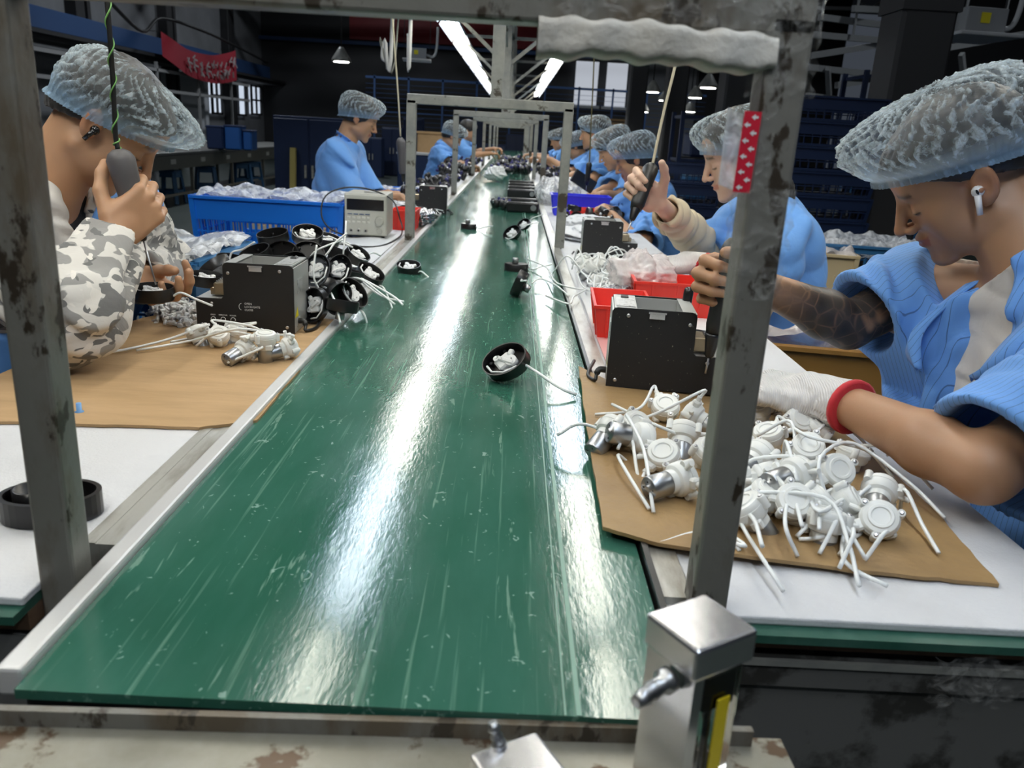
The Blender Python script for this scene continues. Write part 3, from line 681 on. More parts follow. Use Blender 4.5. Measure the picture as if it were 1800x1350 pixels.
# the large tilted one in the middle of the belt (its tube lies across the belt to the cardboard)
def frameR(nrm, side):
    z = _n(nrm); x = _n(np.array(side, float) - z * np.dot(side, z)); y = np.cross(z, x); return np.column_stack([x, y, z])
place(cupA, D(896, 644, 1.31), frameR((-.42, -.60, .66), (.88, -.10, .42)), 1.0)
for ch in cupA.children:
    if ch.name.startswith('tube'): bpy.data.objects.remove(ch)
Mi = cupA.matrix_world.inverted()
tp = [D(918, 638, 1.29), D(945, 655, 1.27), D(985, 682, 1.235), G(1013, 694, .806)]
MB().tube(curve_pts([Mi @ Vector(p) for p in tp], 18), .0025, 8).build('tube', M['tubeplastic'], cupA)
cA = make_cup('black pump housing upright near the left edge of the belt', T1, motor=False); setup(cA, 720, 478, .802, frameR((-.1, -.3, .95), (.8, -.5, 0)), .95)
cB = dup(cupA, 'black pump housing lying on its side on the belt with its motor out')
place(cB, G(921, 503, .830), frameR((-.88, .15, .35), (.3, -.5, .8)), .95)
cC = dup(cA, 'black pump housing upside down with motor up near the right edge of the belt')
place(cC, G(908, 463, .822), rotx(PI) @ rotz(.1), .92)
cD = dup(cA, 'rear black pump housing of the leaning pair on the belt'); place(cD, G(922, 398, .812), frameR((-.35, -.7, .6), (.6, .3, .5)), .8)
cE = dup(cA, 'front black pump housing of the leaning pair on the belt'); place(cE, G(902, 414, .812), frameR((-.35, -.75, .55), (.7, .3, .4)), .95)
cF = dup(cC, 'black pump housing upside down at the far left of the belt with a looping tube'); place(cF, G(824, 393, .822), rotx(PI) @ rotz(.6), .92)
for c_, mv in ((cC, 1), (cF, 1)):
    MB().cyl((-.004, .002, -.018), (-.004, .002, -.001), .0105, 20, bev=.001).build('motor', M['motor'], c_)
# the oval ring at the near left, behind the post
t = thing('oval_base', 'empty black oval base ring on the foam behind the near left post', 'base ring', (G(90, 905)[0], .755, .7995), rotz(.25))
n = 36; A, B, H = .048, .034, .025
rings = [oval(A, B, n), oval(A, B, n), oval(A, B, n, -.005), oval(A, B, n, -.005)]
zs = [0, H, H, .006]
MB().add([(x, y, z) for rg, z in zip(rings, zs) for x, y in rg], [(r * n + k, r * n + (k + 1) % n, (r + 1) * n + (k + 1) % n, (r + 1) * n + k) for r in range(3) for k in range(n)] + [tuple(range(n))[::-1], tuple(3 * n + k for k in range(n))]).build('body', M['black'], t)
MB().lathe([(.018, .006), (.018, H + .004), (.015, H + .004), (.015, .008)], (-.018, .004, 0), n=24).build('collar', M['black'], t)
# heap of housings right of the left feeder (pixel of its centre, distance, facing)
heap = [(482, 425, 1.92, (-.1, -.3, .9), (1, .3, 0)), (540, 420, 1.95, (.2, -.55, .8), (1, .2, .2)), (500, 445, 1.86, (0, -1, .2), (1, 0, .1)), (545, 447, 1.88, (.1, -.9, .3), (1, 0, -.1)), (585, 450, 2.0, (.3, .2, .9), (.9, -.4, -.2)),
        (555, 478, 1.72, (.25, -.9, .35), (.3, .45, .85)), (520, 470, 1.78, (-.2, -.8, .5), (.8, 0, .3)), (590, 478, 1.78, (.5, -.75, .4), (.4, .3, .8)), (622, 455, 2.02, (.6, -.2, .7), (.5, .8, -.2)), (610, 492, 1.84, (.2, .1, .95), (.8, .5, 0)),
        (648, 490, 1.92, (.35, -.35, .8), (.8, -.4, -.5)), (560, 535, 1.66, (-.3, -.9, .1), (.2, .1, 1)), (588, 520, 1.70, (.6, -.75, -.1), (.2, .3, .9)), (615, 522, 1.72, (.55, -.55, .55), (.6, -.2, -.6)), (600, 548, 1.63, (.1, .2, .95), (.9, -.5, 0)), (580, 500, 1.76, (-.2, -.7, -.6), (.9, -.2, -.2)),
        (455, 455, 1.84, (-.3, -.4, .85), (.9, .1, 0)), (535, 550, 1.68, (-.6, -.6, .3), (.3, .1, .9)), (385, 478, 1.80, (-.6, .3, .7), (.7, .2, .5)), (362, 500, 1.74, (.1, -.1, .98), (1, 0, 0)), (405, 470, 1.92, (.3, -.2, .9), (.9, .3, 0)), (570, 430, 2.08, (.2, -.2, .9), (.9, .4, 0))]
srcs = [make_cup('black pump housing in the heap beside the left feeder', T1, 'black pump housings heaped beside the left feeder', motor=False), make_cup('black pump housing in the heap beside the left feeder', T2, 'black pump housings heaped beside the left feeder', filled=True)]
srcs.append(make_cup('black pump housing in the heap beside the left feeder', None, 'black pump housings heaped beside the left feeder', filled=False))
order = [2, 0, 2, 2, 2, 0, 1, 1, 1, 2, 0, 1, 2, 0, 2, 2, 2, 2, 0, 0, 2, 0]
for i, (px, py, Y, nr, sd) in enumerate(heap):
    k = order[i]; o = srcs[k] if k is not None and i == order.index(k) else dup(srcs[k]); place(o, D(px, py, Y * .985), frameR(nr, sd), .90)
for i, (a, b_, c_, d_) in enumerate((((596, 462, 1.95), (630, 490, 1.85), (670, 520, 1.78), (709, 530, 1.72)), ((592, 470, 1.9), (640, 492, 1.8), (690, 520, 1.75), (708, 536, 1.71)), ((565, 502, 1.72), (580, 512, 1.66), (592, 540, 1.60), (598, 568, 1.57)), ((600, 492, 1.8), (632, 490, 1.75), (668, 515, 1.74), (694, 535, 1.72)))):
    o = MB().tube(curve_pts([D(*a[:2], a[2]), D(*b_[:2], b_[2]), D(*c_[:2], c_[2]), D(*d_[:2], d_[2])], 20), .0024, 8).build('tube', M['tubeplastic'])
    tag(o, 'clear tube hanging from the heap of black housings toward the belt', 'tube', 'tubes hanging from the black heap')

# ---- white gear pumps
def pump_meshes():
    b = MB().lathe([(.0005, .0098), (.0085, .0098), (.0092, .0112), (.0118, .0112), (.0126, .0098), (.0165, .0092), (.0178, .0075), (.0185, .0040), (.0185, .0030), (.0190, .0028), (.0190, .0008), (.0185, .0005), (.0185, -.006), (.0165, -.010), (.013, -.0115), (.013, -.019), (.0125, -.019)], n=26, caps=True)
    for a in (.4, 2.5, 4.6):
        x, y = .0195 * math.cos(a), .0195 * math.sin(a); b.lathe([(.0042, -.004), (.0042, .008), (.0035, .009)], (x, y, 0), n=12)
        b.box((x * .85, y * .85, .002), (.010, .007, .011), rotz(a), bev=.001)
    b.box((0, .018, 0), (.012, .014, .010), bev=.002).cyl((0, .020, 0), (0, .031, 0), .0032, 12).cyl((.013, .010, -.002), (.022, .020, -.002), .003, 10)
    b.box((-.015, -.006, -.012), (.007, .012, .010), bev=.0015)
    body = b
    m = MB().lathe([(.0125, -.019), (.0128, -.020), (.0128, -.042), (.0118, -.0435), (.004, -.0435), (.004, -.0450), (.0015, -.0450)], n=24)
    s = [MB().lathe([(.0022, .008), (.0022, .0098), (.0012, .0104)], (.0195 * math.cos(a), .0195 * math.sin(a), 0), n=8) for a in (.4, 2.5, 4.6)]
    c = MB()
    for a in (0, 1.57, 3.14, 4.71): c.box((.0075 * math.cos(a), .0075 * math.sin(a), -.0437), (.0022, .0012, .0006), rotz(a))
    return body, m, s, c
pb, pm_, ps, pc_ = pump_meshes()
proto = None
def pump(px, py, z, nrm, side, tube=None, label=None, group=None, sc=1.0, loc=None, tr_=.0022, parts=True):
    global proto
    if proto is None:
        proto = thing('gear_pump', label, 'pump'); b = pb.build('pump_body', M['pump'], proto); b.modifiers.new('es', 'EDGE_SPLIT').split_angle = .6; pm_.build('motor', M['motor'], proto); [q_.build('screw', M['screw'], b) for q_ in ps]; pc_.build('terminal', M['black'], b)
        o = proto
    else:
        o = thing('gear_pump', label, 'pump')
        for ch in [c for c in proto.children if not c.name.startswith('tube')]:
            c = ch.copy(); COL.objects.link(c); c.parent = o
            if parts:
                for g in ch.children: d = g.copy(); COL.objects.link(d); d.parent = c
    o['label'] = label
    if group: o['group'] = group
    p = G(px, py, z) if loc is None else loc; place(o, p, frameR(nrm, side), sc)
    Mi = o.matrix_world.inverted()
    if tube:
        pts = [(0, .028, 0), (0, .040, 0)] + [tuple(Mi @ Vector(tuple(q))) for q in tube]
        MB().tube(curve_pts(pts, 22), tr_ / sc, 8).build('tube', M['tubeplastic'], o)
    return o
rg = 'white pumps heaped on the right cardboard'
# (pixel, height above board, direction of the flat face, direction of the outlet, tube end pixels)
PR = [(1075, 770, .014, (.5, .6, .4), (.3, .2, .9), [(1100, 740, .05), (1130, 800, .03), (1148, 906, .004)]),
      (1168, 730, .012, (-.1, -.5, .9), (.7, .1, .3), [(1120, 728, .02), (1046, 734, .004)]),
      (1214, 742, .014, (-.8, .5, .3), (-.7, -.5, 0), [(1140, 740, .02), (1050, 757, .004)]),
      (1116, 760, .016, (.2, -.6, .8), (-.5, -.5, .2), [(1030, 758, .02), (978, 776, .006)]),
      (1200, 770, .016, (.2, .7, .6), (.4, .2, .8), [(1150, 755, .03), (1075, 720, .02)]),
      (1165, 812, .016, (-.3, -.5, .85), (-.6, .6, .3), [(1105, 760, .03), (1085, 800, .01)]),
      (1196, 858, .013, (.9, .5, .1), (.1, .2, .95), [(1230, 850, .04), (1250, 900, .01), (1228, 930, .003)]),
      (1128, 785, .014, (.9, .2, -.2), (.2, -.6, .3), [(1085, 812, .01), (1140, 900, .004)]),
      (1244, 800, .02, (.2, -.4, .9), (.3, -.9, 0), [(1245, 860, .02), (1250, 900, .01)]),
      (1330, 722, .02, (-.2, -.3, .9), (-.2, .9, .3), [(1340, 690, .03), (1420, 720, .01)]),
      (1405, 738, .03, (.1, -.75, .65), (.1, -.6, -.6), [(1410, 790, .03), (1402, 830, .02)]),
      (1440, 752, .022, (.3, -.3, .9), (.9, .3, 0), [(1500, 760, .02), (1570, 840, .006)]),
      (1350, 765, .026, (-.3, -.2, .9), (.7, -.6, .2), [(1420, 770, .06), (1520, 790, .04), (1560, 830, .003)]),
      (1420, 788, .04, (-.2, -.55, .8), (-.8, .5, .1), [(1390, 745, .06), (1330, 770, .03)]),
      (1335, 800, .026, (.7, .6, .3), (.6, -.3, .7), [(1380, 780, .06), (1400, 850, .04)]),
      (1342, 838, .024, (-.4, .7, .6), (-.8, -.3, .4), [(1310, 820, .03), (1290, 900, .01), (1376, 1038, .003)]),
      (1402, 832, .04, (.8, .5, .1), (.3, -.2, .9), [(1440, 810, .06), (1500, 780, .05), (1600, 850, .02), (1660, 910, .002)]),
      (1470, 828, .036, (.1, -.75, .65), (-.5, .4, .7), [(1440, 900, .04), (1490, 880, .02), (1484, 960, .003)]),
      (1500, 796, .02, (.2, .1, .95), (.9, -.2, .2), [(1570, 790, .04), (1640, 860, .006)]),
      (1546, 862, .02, (.4, .75, .3), (.7, -.2, .6), [(1590, 860, .03), (1620, 920, .01), (1650, 972, .002)]),
      (1312, 905, .016, (-.6, .1, .75), (.1, .9, .5), [(1310, 960, .01), (1232, 936, .003), (1160, 955, .003)]),
      (1396, 882, .028, (-.1, -.7, .7), (.2, .5, .8), [(1450, 880, .04), (1490, 950, .02), (1510, 1030, .002)]),
      (1545, 915, .018, (-.25, -.7, .7), (-.2, .8, .5), [(1500, 930, .01), (1440, 945, .008), (1404, 948, .003)]),
      (1440, 880, .024, (.6, .1, .7), (.5, -.6, .4), [(1490, 930, .02), (1520, 980, .006)]),
      (1350, 870, .024, (.2, -.2, .95), (.6, -.7, .2), [(1380, 920, .03), (1402, 978, .003)]),
      (1450, 930, .010, (.1, .2, .95), (.6, -.7, .1), [(1480, 970, .008), (1500, 1000, .004), (1560, 1030, .002)]),
      (1490, 890, .014, (.7, -.2, .6), (.2, -.9, .1), [(1495, 950, .01), (1475, 975, .003)]),
      (1290, 850, .016, (-.2, .3, .9), (-.3, -.8, .2), [(1262, 900, .02), (1300, 968, .004)])]
for i, (px, py, dz, nr, sd, tb) in enumerate(PR):
    z0 = zc(.35); tp = []
    for q in tb:
        P = G(q[0], q[1], z0 + q[2]); P[2] = max(P[2], (zc(P[0]) if P[1] > .80 + (P[0] - .13) * -.1 else .7995) + .0028 + (q[2] if q[2] > .005 else 0)); tp.append(P)
    lab = {0: 'white gear pump at the left end of the right heap, motor facing the belt', 6: 'white gear pump with its steel motor end forward just left of the near right post', 22: 'white gear pump lying apart at the right end of the heap, motor away'}.get(i, 'white gear pump with steel motor and clear tube in the heap on the right cardboard')
    P = G(px, py, z0 + dz); P[2] = max(P[2], zc(P[0]) + .021)
    pump(0, 0, 0, nr, sd, tp, lab, None if i in (0, 6, 22) else rg, loc=P, sc=1.10)
for px, py, px2, py2 in ((1290, 900, 1340, 960), (1400, 945, 1480, 885), (1440, 975, 1475, 900), (1520, 985, 1560, 935), (1475, 1000, 1500, 930), (1560, 800, 1600, 812), (1360, 850, 1410, 925), (1475, 905, 1560, 840), (1420, 850, 1440, 930), (1330, 700, 1440, 715), (1600, 830, 1560, 790)):
    a, b_ = G(px, py, zc(.4) + .004), G(px2, py2, zc(.4) + .03); mid = (a + b_) / 2 + np.array((.004, 0, .012)); a[2] = max(a[2], zc(a[0]) + .003); b_[2] = max(b_[2], zc(b_[0]) + .003)
    tag(MB().tube(curve_pts([a, mid, b_], 14), .0023, 8).build('tube', M['tubeplastic']), 'loose clear tube tangled in the heap of pumps on the right cardboard', 'tube', 'loose tubes in the right heap')
# left group in front of the feeder
PL = [(432, 620, .014, (.45, .8, .25), (-.3, -.1, .9), [(400, 640, .004)], 'white gear pump in front of the left feeder, motor facing the camera'),
      (467, 606, .030, (.05, -.1, 1), (-.2, .9, .2), [(440, 590, .04), (380, 585, .03), (345, 610, .003)], 'white gear pump standing upright on its motor in front of the left feeder'),
      (510, 614, .016, (.75, .55, .2), (-.1, .7, .7), [(480, 590, .03), (420, 580, .05), (340, 600, .01), (240, 618, .003)], 'white gear pump nearest the belt in front of the left feeder'),
      (345, 588, .016, (-.4, .2, .8), (-.5, -.6, .1), [(290, 600, .01), (200, 620, .003), (163, 619, .003)], 'white gear pump leftmost of those before the left feeder'),
      (385, 596, .014, (.1, -.5, .8), (.6, .3, .1), [(440, 575, .03), (470, 590, .02)], 'white gear pump lying among tubes before the left feeder'),
      (415, 583, .018, (.3, .2, .9), (.8, .5, .3), [(450, 570, .03), (340, 595, .005), (300, 603, .003)], 'white gear pump pushed against the panel of the left feeder')]
for px, py, dz, nr, sd, tb, lab in PL:
    tp = [np.array((*G(q[0], q[1], .804 + q[2])[:2], .806 + q[2])) for q in tb]; p = G(px, py, .804 + dz); p[2] = max(p[2], .8245 if dz < .03 else .846); pump(0, 0, 0, nr, sd, tp, lab, loc=p, sc=1.0)
# pile in front of the woman (smaller, farther)
r = random.Random(11)
for i in range(34):
    x = r.uniform(.215, .37) + .03 * (i % 2); y = r.uniform(2.0, 2.62); lay = (i % 3)
    z = .7995 + .020 + lay * .014 * max(0, 1 - abs(y - 2.3) / .5)
    a = r.uniform(0, 6.28); e = np.array((x + .09 * math.cos(a), y + .09 * math.sin(a), .802 + r.random() * .03)); mid = np.array((x + .055 * math.cos(a + .4), y + .055 * math.sin(a + .4), z + .02 + r.random() * .02))
    pump(0, 0, 0, (r.gauss(0, .6), r.gauss(0, .6), .6), (math.cos(a), math.sin(a), .1), [mid, e], 'white gear pump in the pile in front of the woman holding a driver', 'white pumps piled before the woman', loc=(x, y, z), parts=False)
for i in range(14):
    a, b_, c_ = [np.array((r.uniform(.2, .40), r.uniform(1.98, 2.6), .802 + r.random() * .05)) for _ in range(3)]
    tag(MB().tube(curve_pts([a, b_, c_], 14), .0022, 6).build('tube', M['tubeplastic']), 'clear tube lying over the pile of pumps before the woman', 'tube', 'tubes over the far pump pile')
for q, lab in ((((1040, 512), (980, 498), (960, 470), (925, 455)), 'curled'), (((1000, 520), (975, 500), (950, 490), (935, 498)), 'short'), (((960, 620 - 100), (1000, 540 - 6), (1010, 520), (1040, 505)), 'forked')):
    tag(MB().tube(curve_pts([G(px, py, .812 + .01 * math.sin(k)) for k, (px, py) in enumerate(q)], 14), .0023, 7).build('tube', M['tubeplastic']), '%s clear tube reaching over the right edge of the belt' % lab, 'tube')

# ---- small white joint fittings beside the left feeder
b = MB().cyl((-.013, 0, 0), (.013, 0, 0), .0032, 10).cyl((0, 0, 0), (0, .012, 0), .003, 10).cyl((-.013, 0, 0), (-.009, 0, 0), .0045, 10).cyl((.009, 0, 0), (.013, 0, 0), .0045, 10).box((0, -.003, .003), (.012, .005, .004), bev=.001)
fit = None
for i in range(64):
    u, v = r.gauss(0, 1), r.gauss(0, 1); px, py = 312 + 28 * max(-1.6, min(1.2, u)), 553 + 12 * max(-1.4, min(1.5, v)); z = .808 + .018 * math.exp(-(u * u + v * v) / 1.2) * r.random() * 1.6
    if fit is None: o = fit = tag(b.build('tee_fitting', M['white']), 'small white plastic tee fitting in the heap left of the feeder', 'fitting', 'white tee fittings heaped beside the feeder')
    else: o = fit.copy(); COL.objects.link(o)
    p = G(px, py, .806); p[2] = z; place(o, p, rotz(r.uniform(0, 6.3)) @ rotx(r.gauss(0, .5)) @ roty(r.gauss(0, .35)), 1.15)
o = MB().lathe([(.006, 0), (.006, .004), (.0035, .005), (.0035, .016), (.002, .016)], tuple(G(140, 728)), n=14).build('nozzle_cap', mat('pale_blue', (.15, .35, .7), .4)); tag(o, 'small pale blue nozzle cap on cardboard beside the near left post', 'cap')

# ---- boxes, bins and crates
def bin_(name, label, c, w, d, h, m, R=None, taper=.86, group=None):
    t = thing(name, label, 'bin', c, R, group); n = 4; th = .003
    def ring(s, z, off=0): return [(sx * (w / 2 * s - off), sy * (d / 2 * s - off), z) for sx, sy in ((-1, -1), (1, -1), (1, 1), (-1, 1))]
    vs = ring(taper, 0) + ring(1, h) + ring(1.045, h) + ring(1.045, h + .006) + ring(1, h + .006, th) + ring(taper, th, th)
    fs = [(k * 4 + i, k * 4 + (i + 1) % 4, (k + 1) * 4 + (i + 1) % 4, (k + 1) * 4 + i) for k in range(5) for i in range(4)] + [(3, 2, 1, 0), (20, 21, 22, 23)]
    b = MB().add(vs, fs)
    for sx in (-.3, 0, .3):
        for sy in (-1, 1): b.bar((sx * w * .9, sy * d / 2 * (taper + .01), .002), (sx * w, sy * d / 2 * 1.01, h), .005, .004)
    for sy in (-.3, .3):
        for sx in (-1, 1): b.bar((sx * w / 2 * (taper + .01), sy * d * .9, .002), (sx * w / 2 * 1.01, sy * d, h), .005, .004)
    b.build('body', m, t); return t
p = G(1068, 622)
bin_('parts_bin', 'red plastic bin showing at the left of the dusty right feeder', (.245, 1.72, .7995), .12, .20, .068, M['red'], rotz(-.05), .82)
bin_('parts_bin', 'red plastic bin behind the dusty right feeder and under the misty bag', (.405, 1.965, .7995), .20, .14, .075, M['red'], rotz(-.05), .88)
bin_('parts_bin', 'violet blue plastic bin on the right table beyond the second frame', (.355, 4.35, .7995), .30, .17, .10, M['violet'], None, .9)
bin_('parts_bin', 'small red bin in front of the violet blue bin', (.38, 4.08, .7995), .18, .12, .055, M['red'], None, .9)
bin_('parts_bin', 'small red bin behind the power supply', (-.43, 3.35, .7995), .10, .16, .075, M['red'], None, .88)
def crate(name, label, c, w, d, h, m, R=None, group=None, nx=14, rows=2, parts=True, solid=.28):
    """open crate: corner posts, rim, vertical slats, floor"""
    t = thing(name, label, 'crate', c, R, group); b = MB(); s = .93
    def P(u, v, z): k = s + (1 - s) * z / h; return (u * w / 2 * k, v * d / 2 * k, z)
    b.box((0, 0, .004), (w * s, d * s, .008))
    for u, v in ((-1, -1), (1, -1), (1, 1), (-1, 1)): b.bar(P(u, v, 0), P(u, v, h), .018, .018)
    for (a, c_) in (((-1, -1), (1, -1)), ((1, -1), (1, 1)), ((1, 1), (-1, 1)), ((-1, 1), (-1, -1))):
        z1 = h * (1 - solid / 2)
        b.bar(P(*a, z1), P(*c_, z1), .006, h * solid); b.bar(P(*a, h * .06), P(*c_, h * .06), .006, h * .12)
        L_ = w if a[1] == c_[1] else d; k = max(4, int(nx * L_ / w))
        for i in range(1, k):
            f = i / k; A = [a[q] + (c_[q] - a[q]) * f for q in (0, 1)]; b.bar(P(*A, .0), P(*A, h * .8), .005, .006, up=(1, 0, 0))
        for j in range(rows): zz = h * (.12 + .6 * (j + 1) / (rows + 1)); b.bar(P(*a, zz), P(*c_, zz), .005, .006)
    b.build('body', m, t)
    r_ = MB()
    for (a, c_) in (((-1, -1), (1, -1)), ((1, -1), (1, 1)), ((1, 1), (-1, 1)), ((-1, 1), (-1, -1))): r_.bar(P(*a, h), P(*c_, h), .026, .010)
    r_.build('rim', m, t); return t
def liner(parent_label, c, w, d, h, m, R=None, seed=0, over=.02, name='plastic_bag', amp=.011, label=None):
    """crumpled bag lining a crate: a bowl of film with its top folded out"""
    rs = np.random.RandomState(seed); ph = rs.rand(8) * 6.28; R = np.eye(3) if R is None else R
    def fn(u, v):
        a = 2 * PI * u; cx, cy = math.cos(a), math.sin(a); q = max(abs(cx), abs(cy)); x, y = cx / q, cy / q
        k = .18 + .80 * min(1, v * 1.15) if v < .85 else .98 + (v - .85) * .8
        z = h * (.72 + .28 * (min(1, v / .8)) ** 2) if v < .8 else h + over * .6 * math.sin((v - .8) / .2 * PI)
        nz = amp * (math.sin(9 * a + ph[0] + 5 * v) * .5 + math.sin(17 * a + ph[1] - 9 * v) * .35 + math.sin(29 * a + 21 * v + ph[2]) * .25) * (.4 + v)
        return np.array(c) + R @ np.array((x * w / 2 * k + nz * .25 * x, y * d / 2 * k + nz * .25 * y, z + nz))
    return tag(MB().grid(fn, 110, 26, wrap=True).build(name, m), label or parent_label, 'bag')
BL = M['blueplastic']
crate('slatted_crate', 'bright blue slatted crate beside the left table near the power supply', (-.885, 3.17, .63), .55, .34, .285, BL, rotz(-.03), nx=24, rows=3)
liner('clear crumpled bag lining the bright blue slatted crate', (-.885, 3.17, .64), .50, .30, .285, M['filmwhite'], rotz(-.03), 1)
crate('slatted_crate', 'bright blue slatted crate carrying the other one beside the left table', (-.885, 3.17, .002), .55, .34, .625, BL, rotz(-.03), nx=24, rows=3)
crate('slatted_crate', 'dull blue crate at the bottom of the pair behind the man in camouflage', (-.97, 2.02, .002), .50, .36, .615, M['bluecrate'], rotz(-.05), nx=18, rows=3)
crate('slatted_crate', 'dull blue slatted crate behind the elbow of the man with the grey driver', (-.955, 2.00, .62), .52, .36, .26, M['bluecrate'], rotz(-.05), nx=18, rows=2, solid=.45)
liner('clear bag spilling over the dull blue crate toward the left feeder', (-.955, 2.00, .63), .48, .33, .262, M['filmwhite'], rotz(-.05), 2, over=.02)
crate('slatted_crate', 'cream slatted crate behind the young man on the left', (-1.10, 4.3, .66), .42, .32, .14, M['cream'], None, nx=14, rows=1)
liner('clear bag lining the cream crate behind the young man', (-1.10, 4.3, .67), .38, .28, .15, M['filmwhite'], None, 3, over=.03)
crate('slatted_crate', 'blue slatted crate in front of the young man on the left', (-.62, 4.95, .72), .34, .26, .12, BL, None, nx=16, rows=1)
liner('clear bag lining the blue crate before the young man', (-.62, 4.95, .73), .31, .23, .11, M['filmwhite'], None, 4, over=.01)
for zz, yy, xx in ((.0, 4.3, -1.1), (.0, 4.95, -.62)):
    crate('slatted_crate', 'blue slatted crate under the %s crate behind the left table' % ('cream' if yy < 4.5 else 'small blue'), (xx, yy, .002), .44, .34, .655 if yy < 4.5 else .715, BL, None, nx=10, rows=4)
crate('slatted_crate', 'cream slatted crate behind the back of the woman', (1.23, 3.45, .41), .36, .40, .39, M['cream'], rotz(-.15), nx=10, rows=0, solid=.9)
liner('clear bag lining the cream crate behind the woman', (1.23, 3.45, .42), .33, .37, .385, M['mist'], rotz(-.15), 5, over=.03)
crate('mesh_crate', 'blue mesh crate with white parts behind the chest of the man with white earbud', (1.55, 3.62, .58), .46, .42, .24, M['bluecrate'], rotz(-.12), nx=14, rows=3, solid=.12)
liner('white film heaped in the blue mesh crate', (1.55, 3.62, .60), .40, .34, .22, M['filmwhite'], rotz(-.12), 6, over=.04)
crate('slatted_crate', 'ochre slatted crate beside the waist of the man with white earbud', (.86, 2.06, .40), .56, .50, .355, M['yellow'], rotz(-.15), nx=18, rows=1, solid=.34)
liner('clear bag draped over the ochre crate', (.84, 2.06, .42), .55, .49, .375, M['mist'], rotz(-.15), 7, over=.03, amp=.014)
crate('slatted_crate', 'ochre slatted crate at the bottom of the pair beside the right table', (.86, 2.06, .002), .56, .50, .395, M['yellow'], rotz(-.15), nx=18, rows=1, solid=.34)
crate('slatted_crate', 'cream crate standing under the cream crate behind the woman', (1.23, 3.45, .002), .36, .40, .405, M['cream'], rotz(-.15), nx=10, rows=1, solid=.5)
crate('mesh_crate', 'blue mesh crate under the one behind the man with white earbud', (1.55, 3.62, .002), .46, .42, .575, M['bluecrate'], rotz(-.12), nx=14, rows=5, solid=.12)
# dark blue crates stacked behind the near right post
for k in range(11):
    crate('stacked_crate', 'dark blue crate in the tall stack behind the near right post', (1.80, 4.95, .0 + .135 * k), .50, .40, .128, M['navy'], rotz(.02), 'dark blue crates stacked behind the near right post', nx=10, rows=1, solid=.5)
for k in range(7):
    crate('stacked_crate', 'dark blue crate in the lower stack beside the dark column', (1.30, 6.4, .0 + .15 * k), .50, .40, .14, M['navy'], rotz(-.05), 'dark blue crates stacked beside the dark column', nx=10, rows=1, solid=.5)
crate('mesh_crate', 'pale blue crate between the seated girl and the woman', (.90, 4.9, .62), .26, .26, .17, mat('pale_blue_crate', (.12, .22, .36), .4), None, nx=10, rows=1)
crate('mesh_crate', 'blue crate carrying the pale blue one between the girls', (.90, 4.9, .002), .30, .30, .615, M['navy'], None, nx=10, rows=3)
# bags and film on the tables
def blob(name, label, c, r_, m, seed, amp=.18, R=None, cat='bag', flat=.0):
    rs = np.random.RandomState(seed); w = rs.randn(7, 3) * 2.2; ph = rs.rand(7) * 6.28; r_ = np.array(r_, float); R = np.eye(3) if R is None else R
    def fn(u, v):
        a = 2 * PI * u; b_ = PI * (v * .99 + .005); d = np.array((math.sin(b_) * math.cos(a), math.sin(b_) * math.sin(a), -math.cos(b_)))
        k = 1 + amp * sum((1 - 2 * abs(math.sin(w[i].dot(d) * (1 + .5 * i) + ph[i]))) / (1.6 + i) for i in range(7))
        q = d * r_ * k; q[2] = max(q[2], -r_[2] * .8); return np.array(c) + R @ q
    return tag(MB().grid(fn, 72, 40, wrap=True).build(name, m), label, cat)
blob('plastic_bag', 'misty clear plastic bag lying over tubes behind the dusty right feeder', (.335, 2.06, .868), (.085, .09, .068), M['mist'], 3)
blob('plastic_bag', 'small bag of grey screws beside the misty bag', (.27, 1.95, .830), (.045, .05, .032), mat('screw_bag', (.45, .47, .5), .25, metal=.6, noise=(180, (.1, .1, .12), .45, .55), bump=(200, .8)), 4)
blob('plastic_bag', 'flattened white bag beyond the third feeder on the right table', (.33, 3.35, .82), (.13, .22, .028), M['foamclean'], 5, .15)
blob('plastic_bag', 'white bag under the gloved hand pile near the right gantry post', (.34, 3.75, .828), (.11, .14, .035), M['foamclean'], 6, .15)
blob('plastic_bag', 'crumpled white film bundle beside the third frame on the right', (.21, 5.2, .86), (.08, .42, .09), M['filmwhite'], 7, .15)
blob('plastic_bag', 'white film bag behind the violet blue bin', (.33, 5.3, .87), (.10, .20, .085), M['filmwhite'], 8, .15)
blob('foil_bag', 'shiny silver foil bag on the left table behind the second frame', (-.395, 3.55, .835), (.075, .13, .040), mat('silver_foil', (.6, .6, .62), .12, metal=1, bump=(50, 1, None, .01)), 9, .2)
blob('plastic_bag', 'clear bag at the foot of the young man beside the foil bag', (-.55, 3.95, .83), (.09, .10, .03), M['filmwhite'], 10, .2)
o = MB().box((.235, 1.45, .8015), (.09, .42, .003)).build('pink_bag_sheet', mat('pink_film', (.75, .42, .42), .3)); tag(o, 'thin pink plastic sheet under the red bin and feeder on the right table', 'sheet')
# cloth-like sheet of white film on left table beyond the feeder
b = MB().grid(lambda u, v: np.array((-.65 + .24 * u, 2.3 + 1.5 * v, .8015 + .004 * (1 + math.sin(9 * u + 5 * v)) * abs(math.sin(7 * v + 2 * u)))), 24, 60)
tag(b.build('film_sheet', M['foamclean']), 'wrinkled white sheet under the power supply on the left table', 'sheet')
b = MB().grid(lambda u, v: np.array((.19 + .30 * u, 1.75 + 2.2 * v, .8 + .0035 * (1 + math.sin(11 * u + 15 * v)) * abs(math.sin(17 * v + 2 * u)))), 24, 70)
tag(b.build('film_sheet', M['foamclean']), 'wrinkled white sheet under the pile of pumps on the right table', 'sheet')

